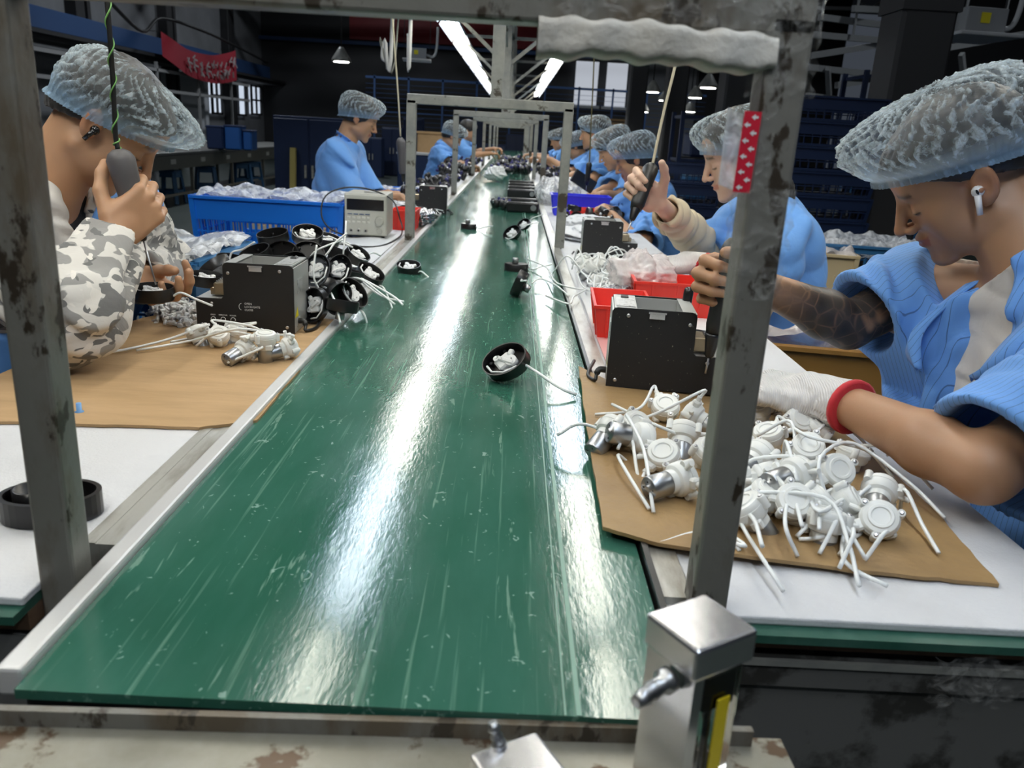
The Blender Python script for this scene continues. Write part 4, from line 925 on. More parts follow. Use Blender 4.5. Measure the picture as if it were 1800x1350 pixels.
# ---- power supply
t = thing('power_supply', 'small cream bench power supply on the left table by the second frame', 'power supply', (-.525, 2.965, .811), rotz(.02))
cs = mat('instrument_case', (.50, .49, .43), .45)
soft(MB().box((0, .09, .076), (.152, .18, .148)).build('case', cs, t), .004)
soft(MB().box((0, -.002, .076), (.146, .006, .140)).build('front_panel', mat('instrument_panel', (.56, .56, .50), .4), t), .002)
MB().box((0, -.006, .112), (.132, .003, .038)).build('display', mat('dark_display', (.01, .009, .01), .12), t)
for k in range(4): MB().box((-.055 + .021 * k, -.006, .078), (.016, .003, .003)).build('marking', M['bluebeam'], t)
for k in range(5):
    for j in range(2): MB().box((-.060 + .018 * k, -.0065, .066 - .016 * j), (.011, .004, .008), bev=.001).build('button', mat('cream_button', (.66, .66, .6), .4), t)
MB().lathe([(.016, 0), (.015, .010), (.012, .012)], (.050, -.005, .056), (0, -1, 0), 24).build('knob', mat('knob_grey', (.48, .48, .43), .4), t)
for k in range(3):
    q = MB().lathe([(.0075, 0), (.0075, .006), (.004, .007), (.004, .002)], (-.050 + .026 * k, -.005, .020), (0, -1, 0), 16).build('terminal', M['steel'], t)
    MB().cyl((-.050 + .026 * k, -.006, .020), (-.050 + .026 * k, -.0125, .020), .0035, 10).build('socket', M['black'], q)
MB().lathe([(.011, 0), (.010, .004)], (.050, -.004, .020), (0, -1, 0), 20).build('power_button', mat('knob_grey'), t)
MB().box((.01, .07, .152), (.05, .02, .006), bev=.002).build('handle', M['steel'], t)
for x in (-.06, .06):
    for y in (.02, .16): MB().cyl((x, y, -.006), (x, y, .003), .007, 10).build('foot', M['black'], t)
pts = [D(607, 414, 2.93), D(580, 402, 2.9), D(565, 378, 2.92), D(572, 345, 2.95), D(605, 330, 3.0), D(650, 333, 3.02), D(690, 352, 2.95), D(703, 385, 2.88), G(707, 402, .806), G(700, 418, .806), G(655, 434, .806), G(560, 424, .81)]
tag(MB().tube(curve_pts(pts, 60), .0028, 8).build('power_cable', M['cable']), 'black cable looping over the bench power supply', 'cable')

# ---- flow meters bolted to the near end plate
M['acrylic'] = mat('clear_acrylic', (.93, .94, .92), .05, trans=1.0)
def flow_meter(label, loc, yaw, H, lean=0):
    t = thing('flow_meter', label, 'flow meter', loc, rotz(yaw) @ rotx(lean)); w, d = .050, .046
    soft(MB().box((0, 0, H - .011), (w, d, .022)).build('top_block', mat('chrome', (.92, .92, .95), .27, metal=1, bump=(9, .3, None, .004)), t), .0025)
    soft(MB().box((0, 0, .008), (w, d, .016)).build('bottom_block', M['bright'], t), .002)
    soft(MB().box((.004, 0, (H - .002) / 2), (w * .62, d - .006, max(.004, H - .044))).build('acrylic_body', M['acrylic'], t), .001)
    MB().box((-w * .36, 0, H / 2), (.008, d - .004, max(.004, H - .044))).build('back_plate', M['bright'], t)
    MB().box((.004, -d / 2 + .001, H * .45), (.010, .001, max(.01, H - .07))).build('scale_strip', mat('yellow_strip', (.8, .62, .02), .4), t)
    MB().box((.004, -.002, max(.022, H - .040)), (.026, .026, .024)).build('valve_block', mat('dark_valve', (.02, .022, .03), .3), t)
    MB().tube([(.004, 0, .016), (.004, 0, max(.02, H - .05))], .0035, 10).build('float_tube', mat('dark_valve'), t)
    q = MB().lathe([(.008, 0), (.008, .006), (.0055, .007), (.0055, .014), (.006, .016), (.0045, .020), (.0055, .022), (.004, .030), (.0025, .030)], (-w / 2, -.004, H - .030), (-1, -.15, -.12), 18)
    q.build('hose_barb', M['motor'], t); return t
flow_meter('tall clear flow meter with polished metal cap at the near end of the belt', (.129, .430, .7825), .55, .1395)
t2 = flow_meter('second flow meter, only its metal top showing at the bottom of the view', (.024, .418, .7825), .50, .036, .0)
for ch in list(t2.children):
    if ch.name.startswith('hose_barb'): bpy.data.objects.remove(ch)
MB().lathe([(.005, 0), (.005, .004), (.0038, .005), (.0045, .008), (.003, .011), (.0045, .013), (.003, .018), (.002, .018)], (-.004, .020, .035), (-.2, .4, 1), 16).build('hose_barb', M['motor'], t2)

# ---- electric drivers and their cords
def driver(name, label, tip, end, bitlen, r0, m, cat='driver', wrap=False):
    """driver whose bit touches tip and whose cord end is at end"""
    tip = np.array(tip, float); end = np.array(end, float); ax = _n(end - tip); L_ = np.linalg.norm(end - tip)
    t = thing(name, label, cat, tuple(tip)); o = lambda a: ax * a; BH = L_ - bitlen
    MB().lathe([(.0015, 0), (.0017, .012), (.0017, bitlen)], o(0), ax, 10).build('bit', M['motor'], t)
    MB().lathe([(.005, bitlen - .004), (.0075, bitlen), (.012, bitlen + BH * .16), (.0135, bitlen + BH * .19)], o(0), ax, 16).build('nose', M['black'], t)
    s0 = bitlen + BH * .17
    MB().lathe([(r0 * .80, s0), (r0, s0 + BH * .1), (r0 * .96, s0 + BH * .35), (r0 * 1.05, s0 + BH * .55), (r0 * 1.12, s0 + BH * .72), (r0 * .85, bitlen + BH * .96), (r0 * .4, L_)], o(0), ax, 20).build('handle', m, t)
    for k in range(2): MB().lathe([(.003, 0), (.003, .002)], o(s0 + BH * (.45 + .2 * k)) + basis(ax)[0] * r0 * .98 - basis(ax)[1] * .002, basis(ax)[0], 8).build('vent', M['black'], t)
    return t
def cord(name, label, pts, r_, m, n=30, twist=None):
    t = MB().tube(curve_pts(pts, n), r_, 8)
    if twist is None: return tag(t.build(name, m), label, 'cord')
    th = thing(name, label, 'cord'); t.build('cable', m, th); C = curve_pts(pts, 90); q = []
    for i, p in enumerate(C): a = i * .5; q.append(np.array(p) + (r_ + .0012) * np.array((math.cos(a), math.sin(a), 0)))
    MB().tube(q, .0013, 6).build('earth_wire', twist, th); return th
YL = 1.47
LT = D(274, 500, YL); LE = D(207, 262, YL - .02)
driver('electric_screwdriver', 'grey taped electric screwdriver held by the man on the left', LT, LE, .085, .0215, M['grey'])
cord('driver_cord', 'thick black and green twisted cord hanging to the left man\'s driver', [LE, D(203, 235, YL - .02), D(199, 150, YL - .03), D(193, 60, YL - .05), D(185, -60, YL - .05), D(180, -300, YL)], .0042, M['cable'], 40, mat('green_wire', (.18, .42, .12), .5))
GTp = D(1110, 388, 1.98); GE = D(1147, 288, 2.05)
GT0 = GTp - _n(GE - GTp) * .03
driver('electric_screwdriver', 'black electric screwdriver raised in the hand of the woman', GT0, GE, .035, .0175, M['cable'])
cord('driver_cord', 'cream cord hanging to the driver of the woman', [GE, D(1150, 275, 2.05), D(1166, 200, 2.05), D(1188, 110, 2.05), D(1200, 40, 2.1), D(1203, -80, 2.1)], .0035, M['cord'])
driver('electric_screwdriver', 'grey electric screwdriver hanging in front of the young man on the left', D(710, 332, 4.35), D(704, 242, 4.35), .04, .022, M['grey'])
cord('driver_cord', 'cream cord hanging to the young man\'s driver', [D(704, 240, 4.35), D(700, 170, 4.35), D(692, 60, 4.35), D(686, -40, 4.35)], .004, M['cord'])
driver('electric_screwdriver', 'slim dark driver hanging between the far workers on the right', D(1030, 335, 4.4), D(1036, 285, 4.4), .03, .014, M['cable'])
cord('driver_cord', 'thin dark cord with yellow clip hanging at the far right', [D(1036, 285, 3.9), D(1040, 200, 3.9), D(1044, 110, 3.9), D(1046, 30, 3.9)], .003, mat('dark_yellow_cord', (.10, .085, .03), .5))
# black screwdriver standing in the dusty feeder
t = thing('screwdriver', 'short black handled screwdriver standing in the dusty right feeder', 'screwdriver', tuple(D(1203, 560, 1.36)))
ax = _n(D(1212, 505, 1.36) - D(1203, 560, 1.36)); MB().lathe([(.003, -.02), (.006, 0), (.0065, .008), (.0085, .02), (.0085, .045), (.0075, .052), (.003, .055)], (0, 0, 0), ax, 8).build('handle', M['black'], t)
# ---- foam and film wrapped on the near frame
def fw(u, v):
    a = 2 * PI * v; c, q = math.cos(a), math.sin(a); m_ = (abs(c) ** 6 + abs(q) ** 6) ** (1 / 6)
    return np.array((.012 + .172 * u, .646 + (.0215 + .0012 * math.sin(23 * u + 5 * v)) * c / m_, 1.2665 + .002 * math.sin(5 * u) + (.0130 + .0012 * math.sin(17 * u) + .0012 * math.sin(41 * u + 2)) * q / m_))
b = MB().grid(fw, 60, 40)
o = b.build('foam_wrap', mat('foam_wrap', (.62, .60, .56), .6, bump=(180, .6), noise=(12, (.5, .47, .42), .4, .6))); tag(o, 'strip of white foam wrapped under the right half of the near frame beam', 'wrap')
b = MB()
def wrapf(x0, x1, z0, z1, seed):
    ph = random.Random(seed).random() * 6
    def fn(u, v):
        a = 2 * PI * v; q = max(abs(math.cos(a)), abs(math.sin(a))); k = .0195 + .0012 * math.sin(11 * u * 3 + 4 * a + ph) + .001 * math.sin(27 * u + 7 * a)
        return np.array((.194 + k * math.cos(a) / q, .646 + k * math.sin(a) / q, z0 + (z1 - z0) * u))
    return fn
tag(MB().grid(wrapf(0, 0, 1.085, 1.17, 3), 20, 33).build('film_wrap', M['tape']), 'clear wrinkled tape around the near right post below the red strip', 'tape')
tag(MB().grid(wrapf(0, 0, 1.235, 1.325, 5), 20, 33).build('film_wrap', M['tape']), 'clear wrinkled film around the top corner of the near right post', 'tape')
tag(MB().grid(lambda u, v: np.array((.02 + .17 * u, .646 + (.019 + .001 * math.sin(30 * u)) * math.cos(2 * PI * v) / max(abs(math.cos(2 * PI * v)), abs(math.sin(2 * PI * v))), 1.295 + (.0195 + .0015 * math.sin(23 * u + 6 * v)) * math.sin(2 * PI * v) / max(abs(math.cos(2 * PI * v)), abs(math.sin(2 * PI * v))))), 30, 33).build('film_wrap', M['tape']), 'clear wrinkled film around the right half of the near frame beam', 'tape')
# red arrow tape and its film flag on the post
t = thing('arrow_tape', 'strip of red tape with white arrows stuck to the near right post', 'tape', (.1765, .628, 1.195))
zz = .0; MB().box((-.004, 0, 0), (.0125, .0012, .058), roty(.02)).build('strip', mat('red_tape', (.62, .015, .04), .4), t)
for k in range(10):
    z = .025 - .0056 * k; x = -.0065 if k % 2 else -.0015
    MB().add([(x - .0028, -.0009, z), (x, -.0009, z + .0022), (x, -.0009, z + .0008), (x + .0022, -.0009, z + .0008), (x + .0022, -.0009, z - .0008), (x, -.0009, z - .0008), (x, -.0009, z - .0022)], [(0, 1, 2, 3, 4, 5, 6)]).build('arrow', M['white'], t)
MB().grid(lambda u, v: np.array((-.010 - .013 * u, .001 + .003 * math.sin(5 * u), -.028 + .055 * v + .004 * u)), 8, 12).build('film_flag', M['filmwhite'], t)
MB().grid(lambda u, v: np.array((.004 + .010 * u, -.0006 + .001 * math.sin(9 * v), -.026 + (.052 + .018 * u) * v)), 8, 12).build('film_flag', M['tape'], t)

# ---- black parts farther along
def bar_part(label, x, y, w, d, h, yaw=0, group=None):
    t = thing('appliance_shell', label, 'appliance shell', (x, y, .802), rotz(yaw), group)
    soft(MB().box((0, 0, h / 2), (w, d, h)).build('shell', M['black'], t), .008); MB().cyl((w * .33, -d / 2 - .0005, h * .5), (w * .33, -d / 2 + .002, h * .5), h * .3, 16).build('port', M['motor'], t); return t
for x, y, w in ((.055, 4.35, .17), (.05, 4.62, .18)): bar_part('long black appliance shell lying across the belt, %s' % ('nearer one' if y < 4.5 else 'farther one'), x, y, w, .07, .05)
for k in range(4): bar_part('long black appliance shell in the row across the far belt', .06, 5.35 + .33 * k, .19, .09, .05, 0, 'black shells in a row on the far belt')
r = random.Random(21); ss = None
def scrap(label, group, n, xr, yr, hmax, big=1, cat='black part'):
    """loose black moulded parts with a blue or silver connector"""
    global ss
    for i in range(n):
        x, y = r.uniform(*xr), r.uniform(*yr)
        if ss is None:
            ss = thing('moulded_part', label, cat, (x, y, .82), group=group)
            MB().lathe([(.012, -.02), (.022, -.018), (.026, .0), (.020, .018), (.008, .024)], n=12, sx=1, sy=.6).build('shell', M['black'], ss); MB().box((.018, 0, .012), (.014, .012, .02), roty(.5), bev=.002).build('connector', mat('dark_violet', (.03, .03, .16), .3), ss); MB().box((-.014, .004, .016), (.008, .006, .014), bev=.001).build('terminal', M['screw'], ss)
            o = ss
        else: o = dup(ss, label, group); o['category'] = cat
        place(o, (x, y, .802 + .022 * big + r.random() ** 1.5 * hmax), rotz(r.uniform(0, 6.3)) @ rotx(r.gauss(0, .8)) @ roty(r.gauss(0, .6)), big)
scrap('black moulded part with dark violet connector in the heap beyond the second frame', 'black moulded parts on the left table', 46, (-.62, -.40), (4.5, 6.2), .05, 1.1)
scrap('black moulded part heaped at the far end of the left table', 'far black moulded parts on the left', 50, (-.62, -.38), (6.6, 9.4), .07, 1.5)
scrap('black moulded part heaped on the far belt', 'black moulded parts on the far belt', 60, (-.20, .13), (7.2, 12), .045, 1.7)
scrap('black moulded part beside the shells on the belt', 'black parts beside the shells on the belt', 9, (-.11, -.02), (4.35, 4.75), .01, 1.0)
scrap('black moulded part on the far right table', 'far black moulded parts on the right', 34, (.22, .5), (6.8, 10), .08, 1.4)
o = blob('paper_bundle', 'white paper bundle with red marks lying on the far belt', (-.155, 6.9, .865), (.09, .05, .068), M['white'], 12, .22, cat='bundle')
for i in range(11):                                            # housings in front of the violet bin
    k = (0, 1, 2)[i % 3]; o = dup(srcs[k], 'black pump housing in the far heap before the violet blue bin', 'black pump housings before the violet bin')
    place(o, (.25 + .034 * (i % 8) + r.uniform(-.01, .01), 3.78 + .16 * r.random() + .02 * (i // 6), .832 + .03 * (i % 2)), rotz(r.uniform(0, 6)) @ rotx(r.gauss(.4, .6)), .85)
for i in range(8):
    o = dup(srcs[i % 3], 'black pump housing near the hands of the young man', 'black housings near the young man'); place(o, (-.49 + .02 * i, 3.5 + .09 * r.random() - .07 * (i % 2) + .2, .828), rotz(r.uniform(0, 6)) @ rotx(r.gauss(.4, .6)), .8)

# ---- left background: bench, stools, cabinets, banner
t = thing('long_bench', 'long dark steel bench along the left side of the hall', 'bench', (-5.0, 8.2, 0)); 
MB().box((0, 5.2, .68), (.95, 10.4, .05), bev=.01).build('top', mat('bench_top', (.17, .17, .16), .4), t); MB().box((.46, 5.2, .57), (.03, 10.3, .17)).build('apron', mat('bench_apron', (.12, .12, .10), .5), t)
for y in np.arange(.3, 10.4, 1.7):
    MB().box((.42, y, .33), (.04, .04, .66)).build('leg', mat('bench_leg', (.22, .21, .18), .5), t); MB().box((-.42, y, .33), (.04, .04, .66)).build('leg', mat('bench_leg'), t)
MB().box((.42, 5.2, .14), (.03, 10, .03)).build('foot_rail', mat('bench_leg'), t)
for k in range(9): MB().box((.478, .8 + k * 1.07, .58), (.004, .16, .06)).build('notice', mat('pale_notice', (.5, .5, .46), .6), t)
def stool(label, loc, yaw, tip=0, group=None):
    t = thing('plastic_stool', label, 'stool', loc, rotz(yaw) @ rotx(tip), group); m = M['blueold']
    soft(MB().box((0, 0, .435), (.27, .27, .03)).build('seat', m, t), .01)
    for sx, sy in ((-1, -1), (1, -1), (1, 1), (-1, 1)): MB().bar((sx * .155, sy * .155, 0), (sx * .115, sy * .115, .43), .055, .03, up=(sx, sy, 0)).build('leg', m, t)
    b = MB(); b2 = MB()
    for a, c in (((-1, -1), (1, -1)), ((1, -1), (1, 1)), ((1, 1), (-1, 1)), ((-1, 1), (-1, -1))): b.bar((a[0] * .14, a[1] * .14, .16), (c[0] * .14, c[1] * .14, .16), .02, .05); b2.bar((a[0] * .12, a[1] * .12, .39), (c[0] * .12, c[1] * .12, .39), .02, .07)
    b.build('stretcher', m, t); b2.build('seat_rim', m, t); return t
for i, (x, y) in enumerate(((-4.75, 11.5), (-4.75, 12.9), (-4.7, 14.4), (-4.72, 15.0))): stool('blue plastic stool under the long bench, %s' % ['nearest to the camera', 'second along', 'beside the white cloth', 'farthest along'][i], (x, y, 0), .3 * i)
blob('hanging_cloth', 'crumpled white cloth hanging under the long bench', (-4.6, 10.7, .38), (.08, .06, .22), M['wallwhite'], 31, .3, cat='cloth')
def cabinet(label, x, y, w, d, h, m=None, z=0):
    t = thing('cabinet', label, 'cabinet', (x, y, z)); m = m or M['navy']
    soft(MB().box((0, 0, h / 2), (w, d, h)).build('body', m, t), .01)
    for s in (-1, 1):
        q = MB().box((s * w / 4, -d / 2 - .008, h / 2), (w / 2 - .02, .016, h - .06), bev=.004).build('door', m, t); MB().box((s * .04, -d / 2 - .03, h * .52), (.02, .03, .14)).build('handle', M['steel'], q)
    return t
p = D(545, 330, 9.5); cabinet('dark navy cabinet behind the young man on the left', p[0], 9.8, .80, .6, 1.24)
o = MB().bar((p[0] - .17, 9.35, .02), (p[0] - .16, 9.42, .9), .06).build('yellow_pole', mat('dull_yellow', (.40, .33, .10), .5)); tag(o, 'dull yellow post standing in front of the navy cabinet', 'post')
for i, (px, py, w, h) in enumerate(((384, 240, .25, .34), (411, 238, .25, .36), (433, 236, .14, .30))):
    p = D(px, 262, 13.0); t = thing('storage_bin', ['dark blue bin at the left end on the long bench', 'middle blue bin on the long bench', 'blue bin with white bag on the long bench'][i], 'bin', (p[0], 13.0 + .1 * i, .705)); bb = MB().box((0, 0, h / 2), (w, .3, h), bev=.02); bb.build('body', M['navy'] if i == 0 else mat('blue_bin', (.02, .10, .33), .4), t); MB().box((0, 0, h - .01), (w + .01, .32, .03), bev=.01).build('rim', M['navy'], t)
# red banner sagging above the beam, with worn white characters
ban = thing('banner', 'sagging red banner with worn white lettering above the blue beam', 'banner')
P0, P1 = D(283, 60, 17.2), D(412, 92, 21.6); P0 = P0 + np.array((0, 0, .0)); 
def bfn(u, v):
    p = P0 + (P1 - P0) * u; sag = .5 * (1 - (2 * u - 1) ** 2); return np.array((p[0] + .03 * math.sin(14 * u), p[1], p[2] + .05 - sag * .5 - v * (.45 + .25 * u)))
MB().grid(bfn, 40, 8).build('cloth', M['redcloth'], ban)
rb = random.Random(3)
for k in range(10):
    u = .26 + k * .072; b = MB(); off = np.array((.07, -.02, 0))
    for j in range(5):
        ua, va = u + rb.uniform(0, .045), rb.uniform(.28, .75); du, dv = rb.choice(((.035, .02), (.004, .3), (.03, -.18), (.028, .16))); b.bar(bfn(ua, va) + off, bfn(min(.99, ua + du), min(.86, max(.16, va + dv))) + off, .012, .035)
    b.build('lettering', mat('worn_white', (.33, .28, .28), .7), ban)
MB().bar(P0 + np.array((0, 0, .05)), P0 + np.array((-.35, 0, .05)), .01).bar(P1 + np.array((0, 0, .05)), P1 + np.array((-.35, 0, .05)), .01).build('tie', M['cable'], ban)
cord('wall_cable', 'dark cable swagged above the red banner', [D(180, -10, 12.5), D(250, 55, 15.5), D(283, 32, 17.2), D(350, 52, 19), D(412, 80, 21.6), D(470, 110, 25)], .03, M['cable'])
# cassette units with their cables
def cassette(label, c, s=1, kind='cassette_unit'):
    t = thing(kind, label, 'air unit', c, rotz(.1), scale=s); gm = mat('unit_grey', (.32, .33, .34), .5)
    soft(MB().box((0, 0, .0), (.62, .62, .035)).build('grille', mat('unit_white', (.55, .56, .57), .5), t), .01)
    soft(MB().box((.0, 0, .13), (.40, .36, .22)).build('body', gm, t), .01)
    MB().box((-.02, -.185, .15), (.09, .006, .09)).build('sticker', mat('warning_yellow'), t)
    MB().tube(curve_pts([(.2, 0, .12), (.35, 0, .10), (.42, .0, .25), (.44, 0, .7)], 16), .025, 8).build('hose', mat('unit_white'), t)
    for x in (-.28, .28): MB().bar((x, 0, .0), (x, 0, 3.9 / s - .0), .012).build('hanger', M['darksteel'], t)
    return t
cassette('white ceiling cassette unit with yellow sticker hanging at the upper right', tuple(D(1708, 66, 6.0)), .72)
cassette('small ceiling cassette unit hanging left of the lamps', tuple(D(733, 106, 8.0)), .42)
for i, q in enumerate((((690, 30), (676, 70), (672, 100), (680, 108)), ((722, 30), (718, 60), (720, 80)), ((700, 36), (668, 66), (682, 102), (690, 60)))):
    cord('white_cable', ['white cable hanging beside the small cassette unit', 'short white cable with plug above the small cassette unit', 'looped grey cable left of the small cassette unit'][i], [D(*q[0], 5.5) + np.array((0, .3, 3.9))] + [D(*a, 5.5) for a in q], .012 if i < 2 else .005, mat('unit_white') if i < 2 else M['greypaint'], 24)
# far back: blue boxes, shelves, machines, stack of cardboard
for i, (px, py, w, h, col, lab) in enumerate(((755, 258, .9, .8, 'navy', 'dark blue tote box at the far left of the line'), (795, 262, .8, .75, 'navy', 'dark blue tote box beside the brown carton'), (783, 250, .6, .35, 'cardboard', 'brown carton on the dark tote boxes'), (1078, 245, .8, .5, 'cardboard', 'stack of flattened cartons at the far right'))):
    p = D(px, py, 13 + .9 * i); z0 = 0 if i < 2 else (.76 if i == 2 else 1.0)
    t = thing('tote_box' if i < 2 else 'carton', lab, 'box', (p[0], 13 + .9 * i if i != 2 else 13.4, z0))
    if i < 3:
        MB().box((0, 0, h / 2), (w, .6, h), bev=.02).build('body', M[col] if col in M else M['card'], t); MB().box((0, 0, h + .01), (w + .03, .62, .03)).build('lid', M['wallwhite'] if i < 2 else M['card'], t)
    else:
        for k in range(9): MB().box((.02 * (k % 3), 0, .03 + .06 * k), (w, .5, .035)).build('flat_carton', M['card'], t)
tag(MB().box((.0, 0, .5), (.9, .6, 1.0)).build('pallet_table', M['darksteel']), 'dark table under the stack of flattened cartons', 'table').location = (D(1078, 245, 15.7)[0], 15.7, 0)
for i in range(12):
    px = 655 + 36 * i
    if 730 < px < 800: continue
    p = D(px, 255, 20 + (i % 3)); h = .9 + .5 * ((i * 7) % 3) / 2; cabinet('dark blue storage locker in the far row behind the workers', p[0], 20 + (i % 3), .5, .4, h)
for o in list(SC.objects):
    if o.get('label') == 'dark blue storage locker in the far row behind the workers': o['group'] = 'far dark blue lockers'
for x, y, w, h in ((2.3, 9, 1.2, 1.5), (3.6, 8, 1.0, 1.9), (3.2, 6.4, .9, 1.35), (4.6, 7.0, 1.2, 1.6)):
    t = thing('wire_rack', 'dark blue wire storage rack standing in the right half of the hall', 'rack', (x, y, 0), group='wire racks on the right'); m = M['navy']
    for sx in (-1, 1):
        for sy in (-1, 1): MB().box((sx * w / 2, sy * .25, h / 2), (.04, .04, h)).build('post', m, t)
    for k in range(4): MB().box((0, 0, .15 + k * (h - .2) / 3), (w, .5, .03)).build('shelf', m, t)
    for k in range(3): MB().box((0, .0, .17 + k * (h - .2) / 3 + .14), (w * .8, .4, .24), bev=.02).build('stored_box', M['navy'] if k != 1 else M['bluecrate'], t)
# ================================================================== people
def euler_head(yaw, pitch, roll):
    return rotz(math.radians(yaw)) @ roty(math.radians(pitch)) @ rotx(math.radians(roll))      # columns: forward, left, up
def skin_mat(name, base, tat=False):
    m = bpy.data.materials.new(name); m.use_nodes = True; nt = m.node_tree; L = nt.links; b = nt.nodes['Principled BSDF']
    b.inputs['Roughness'].default_value = .48; b.inputs['Subsurface Weight'].default_value = .12; b.inputs['Subsurface Radius'].default_value = (.010, .004, .002); b.inputs['Subsurface Scale'].default_value = 1
    tc = nt.nodes.new('ShaderNodeTexCoord'); nz = nt.nodes.new('ShaderNodeTexNoise'); nz.inputs['Scale'].default_value = 18; nz.inputs['Detail'].default_value = 5; L.new(tc.outputs['Object'], nz.inputs['Vector'])
    def mixc(f, a, c):
        r = nt.nodes.new('ShaderNodeMix'); r.data_type = 'RGBA'
        L.new(f, r.inputs['Factor']); (L.new(a, r.inputs['A']) if not isinstance(a, tuple) else setattr(r.inputs['A'], 'default_value', (*a, 1)))
        (L.new(c, r.inputs['B']) if not isinstance(c, tuple) else setattr(r.inputs['B'], 'default_value', (*c, 1))); return r.outputs['Result']
    def attr(n): a = nt.nodes.new('ShaderNodeAttribute'); a.attribute_name = n; return a.outputs['Fac']
    c = mixc(nz.outputs['Fac'], tuple(x * .9 for x in base), tuple(min(1, x * 1.1) for x in base))
    c = mixc(attr('flush'), c, (base[0] * .95, base[1] * .62, base[2] * .55))
    c = mixc(attr('lip'), c, (base[0] * .72, base[1] * .40, base[2] * .42))
    c = mixc(attr('brow'), c, (.02, .015, .012))
    if tat:
        vo = nt.nodes.new('ShaderNodeTexVoronoi'); vo.inputs['Scale'].default_value = 40; L.new(tc.outputs['Object'], vo.inputs['Vector'])
        vd = nt.nodes.new('ShaderNodeTexVoronoi'); vd.feature = 'DISTANCE_TO_EDGE'; vd.inputs['Scale'].default_value = 40; L.new(tc.outputs['Object'], vd.inputs['Vector'])
        mr = nt.nodes.new('ShaderNodeMapRange'); mr.inputs['From Min'].default_value = .0; mr.inputs['From Max'].default_value = .07; L.new(vd.outputs['Distance'], mr.inputs['Value'])
        ink = mixc(mr.outputs['Result'], tuple(x * .55 for x in base), (.028, .024, .022)); ink = mixc(vo.outputs['Distance'], ink, (.07, .055, .045))
        n2 = nt.nodes.new('ShaderNodeTexNoise'); n2.inputs['Scale'].default_value = 14; L.new(tc.outputs['Object'], n2.inputs['Vector'])
        m2 = nt.nodes.new('ShaderNodeMapRange'); m2.inputs['From Min'].default_value = .36; m2.inputs['From Max'].default_value = .46; L.new(n2.outputs['Fac'], m2.inputs['Value'])
        mu = nt.nodes.new('ShaderNodeMath'); mu.operation = 'MULTIPLY'; L.new(attr('tat'), mu.inputs[0]); L.new(m2.outputs['Result'], mu.inputs[1]); c = mixc(mu.outputs[0], c, ink)
    L.new(c, b.inputs['Base Color'])
    bp = nt.nodes.new('ShaderNodeBump'); bp.inputs['Strength'].default_value = .12; bp.inputs['Distance'].default_value = .001; n3 = nt.nodes.new('ShaderNodeTexNoise'); n3.inputs['Scale'].default_value = 260; L.new(tc.outputs['Object'], n3.inputs['Vector']); L.new(n3.outputs['Fac'], bp.inputs['Height']); L.new(bp.outputs[0], b.inputs['Normal'])
    return m
SK = {'tan': skin_mat('skin_tan', (.42, .23, .13), True), 'brown': skin_mat('skin_brown', (.50, .28, .16)), 'fair': skin_mat('skin_fair', (.66, .45, .34))}
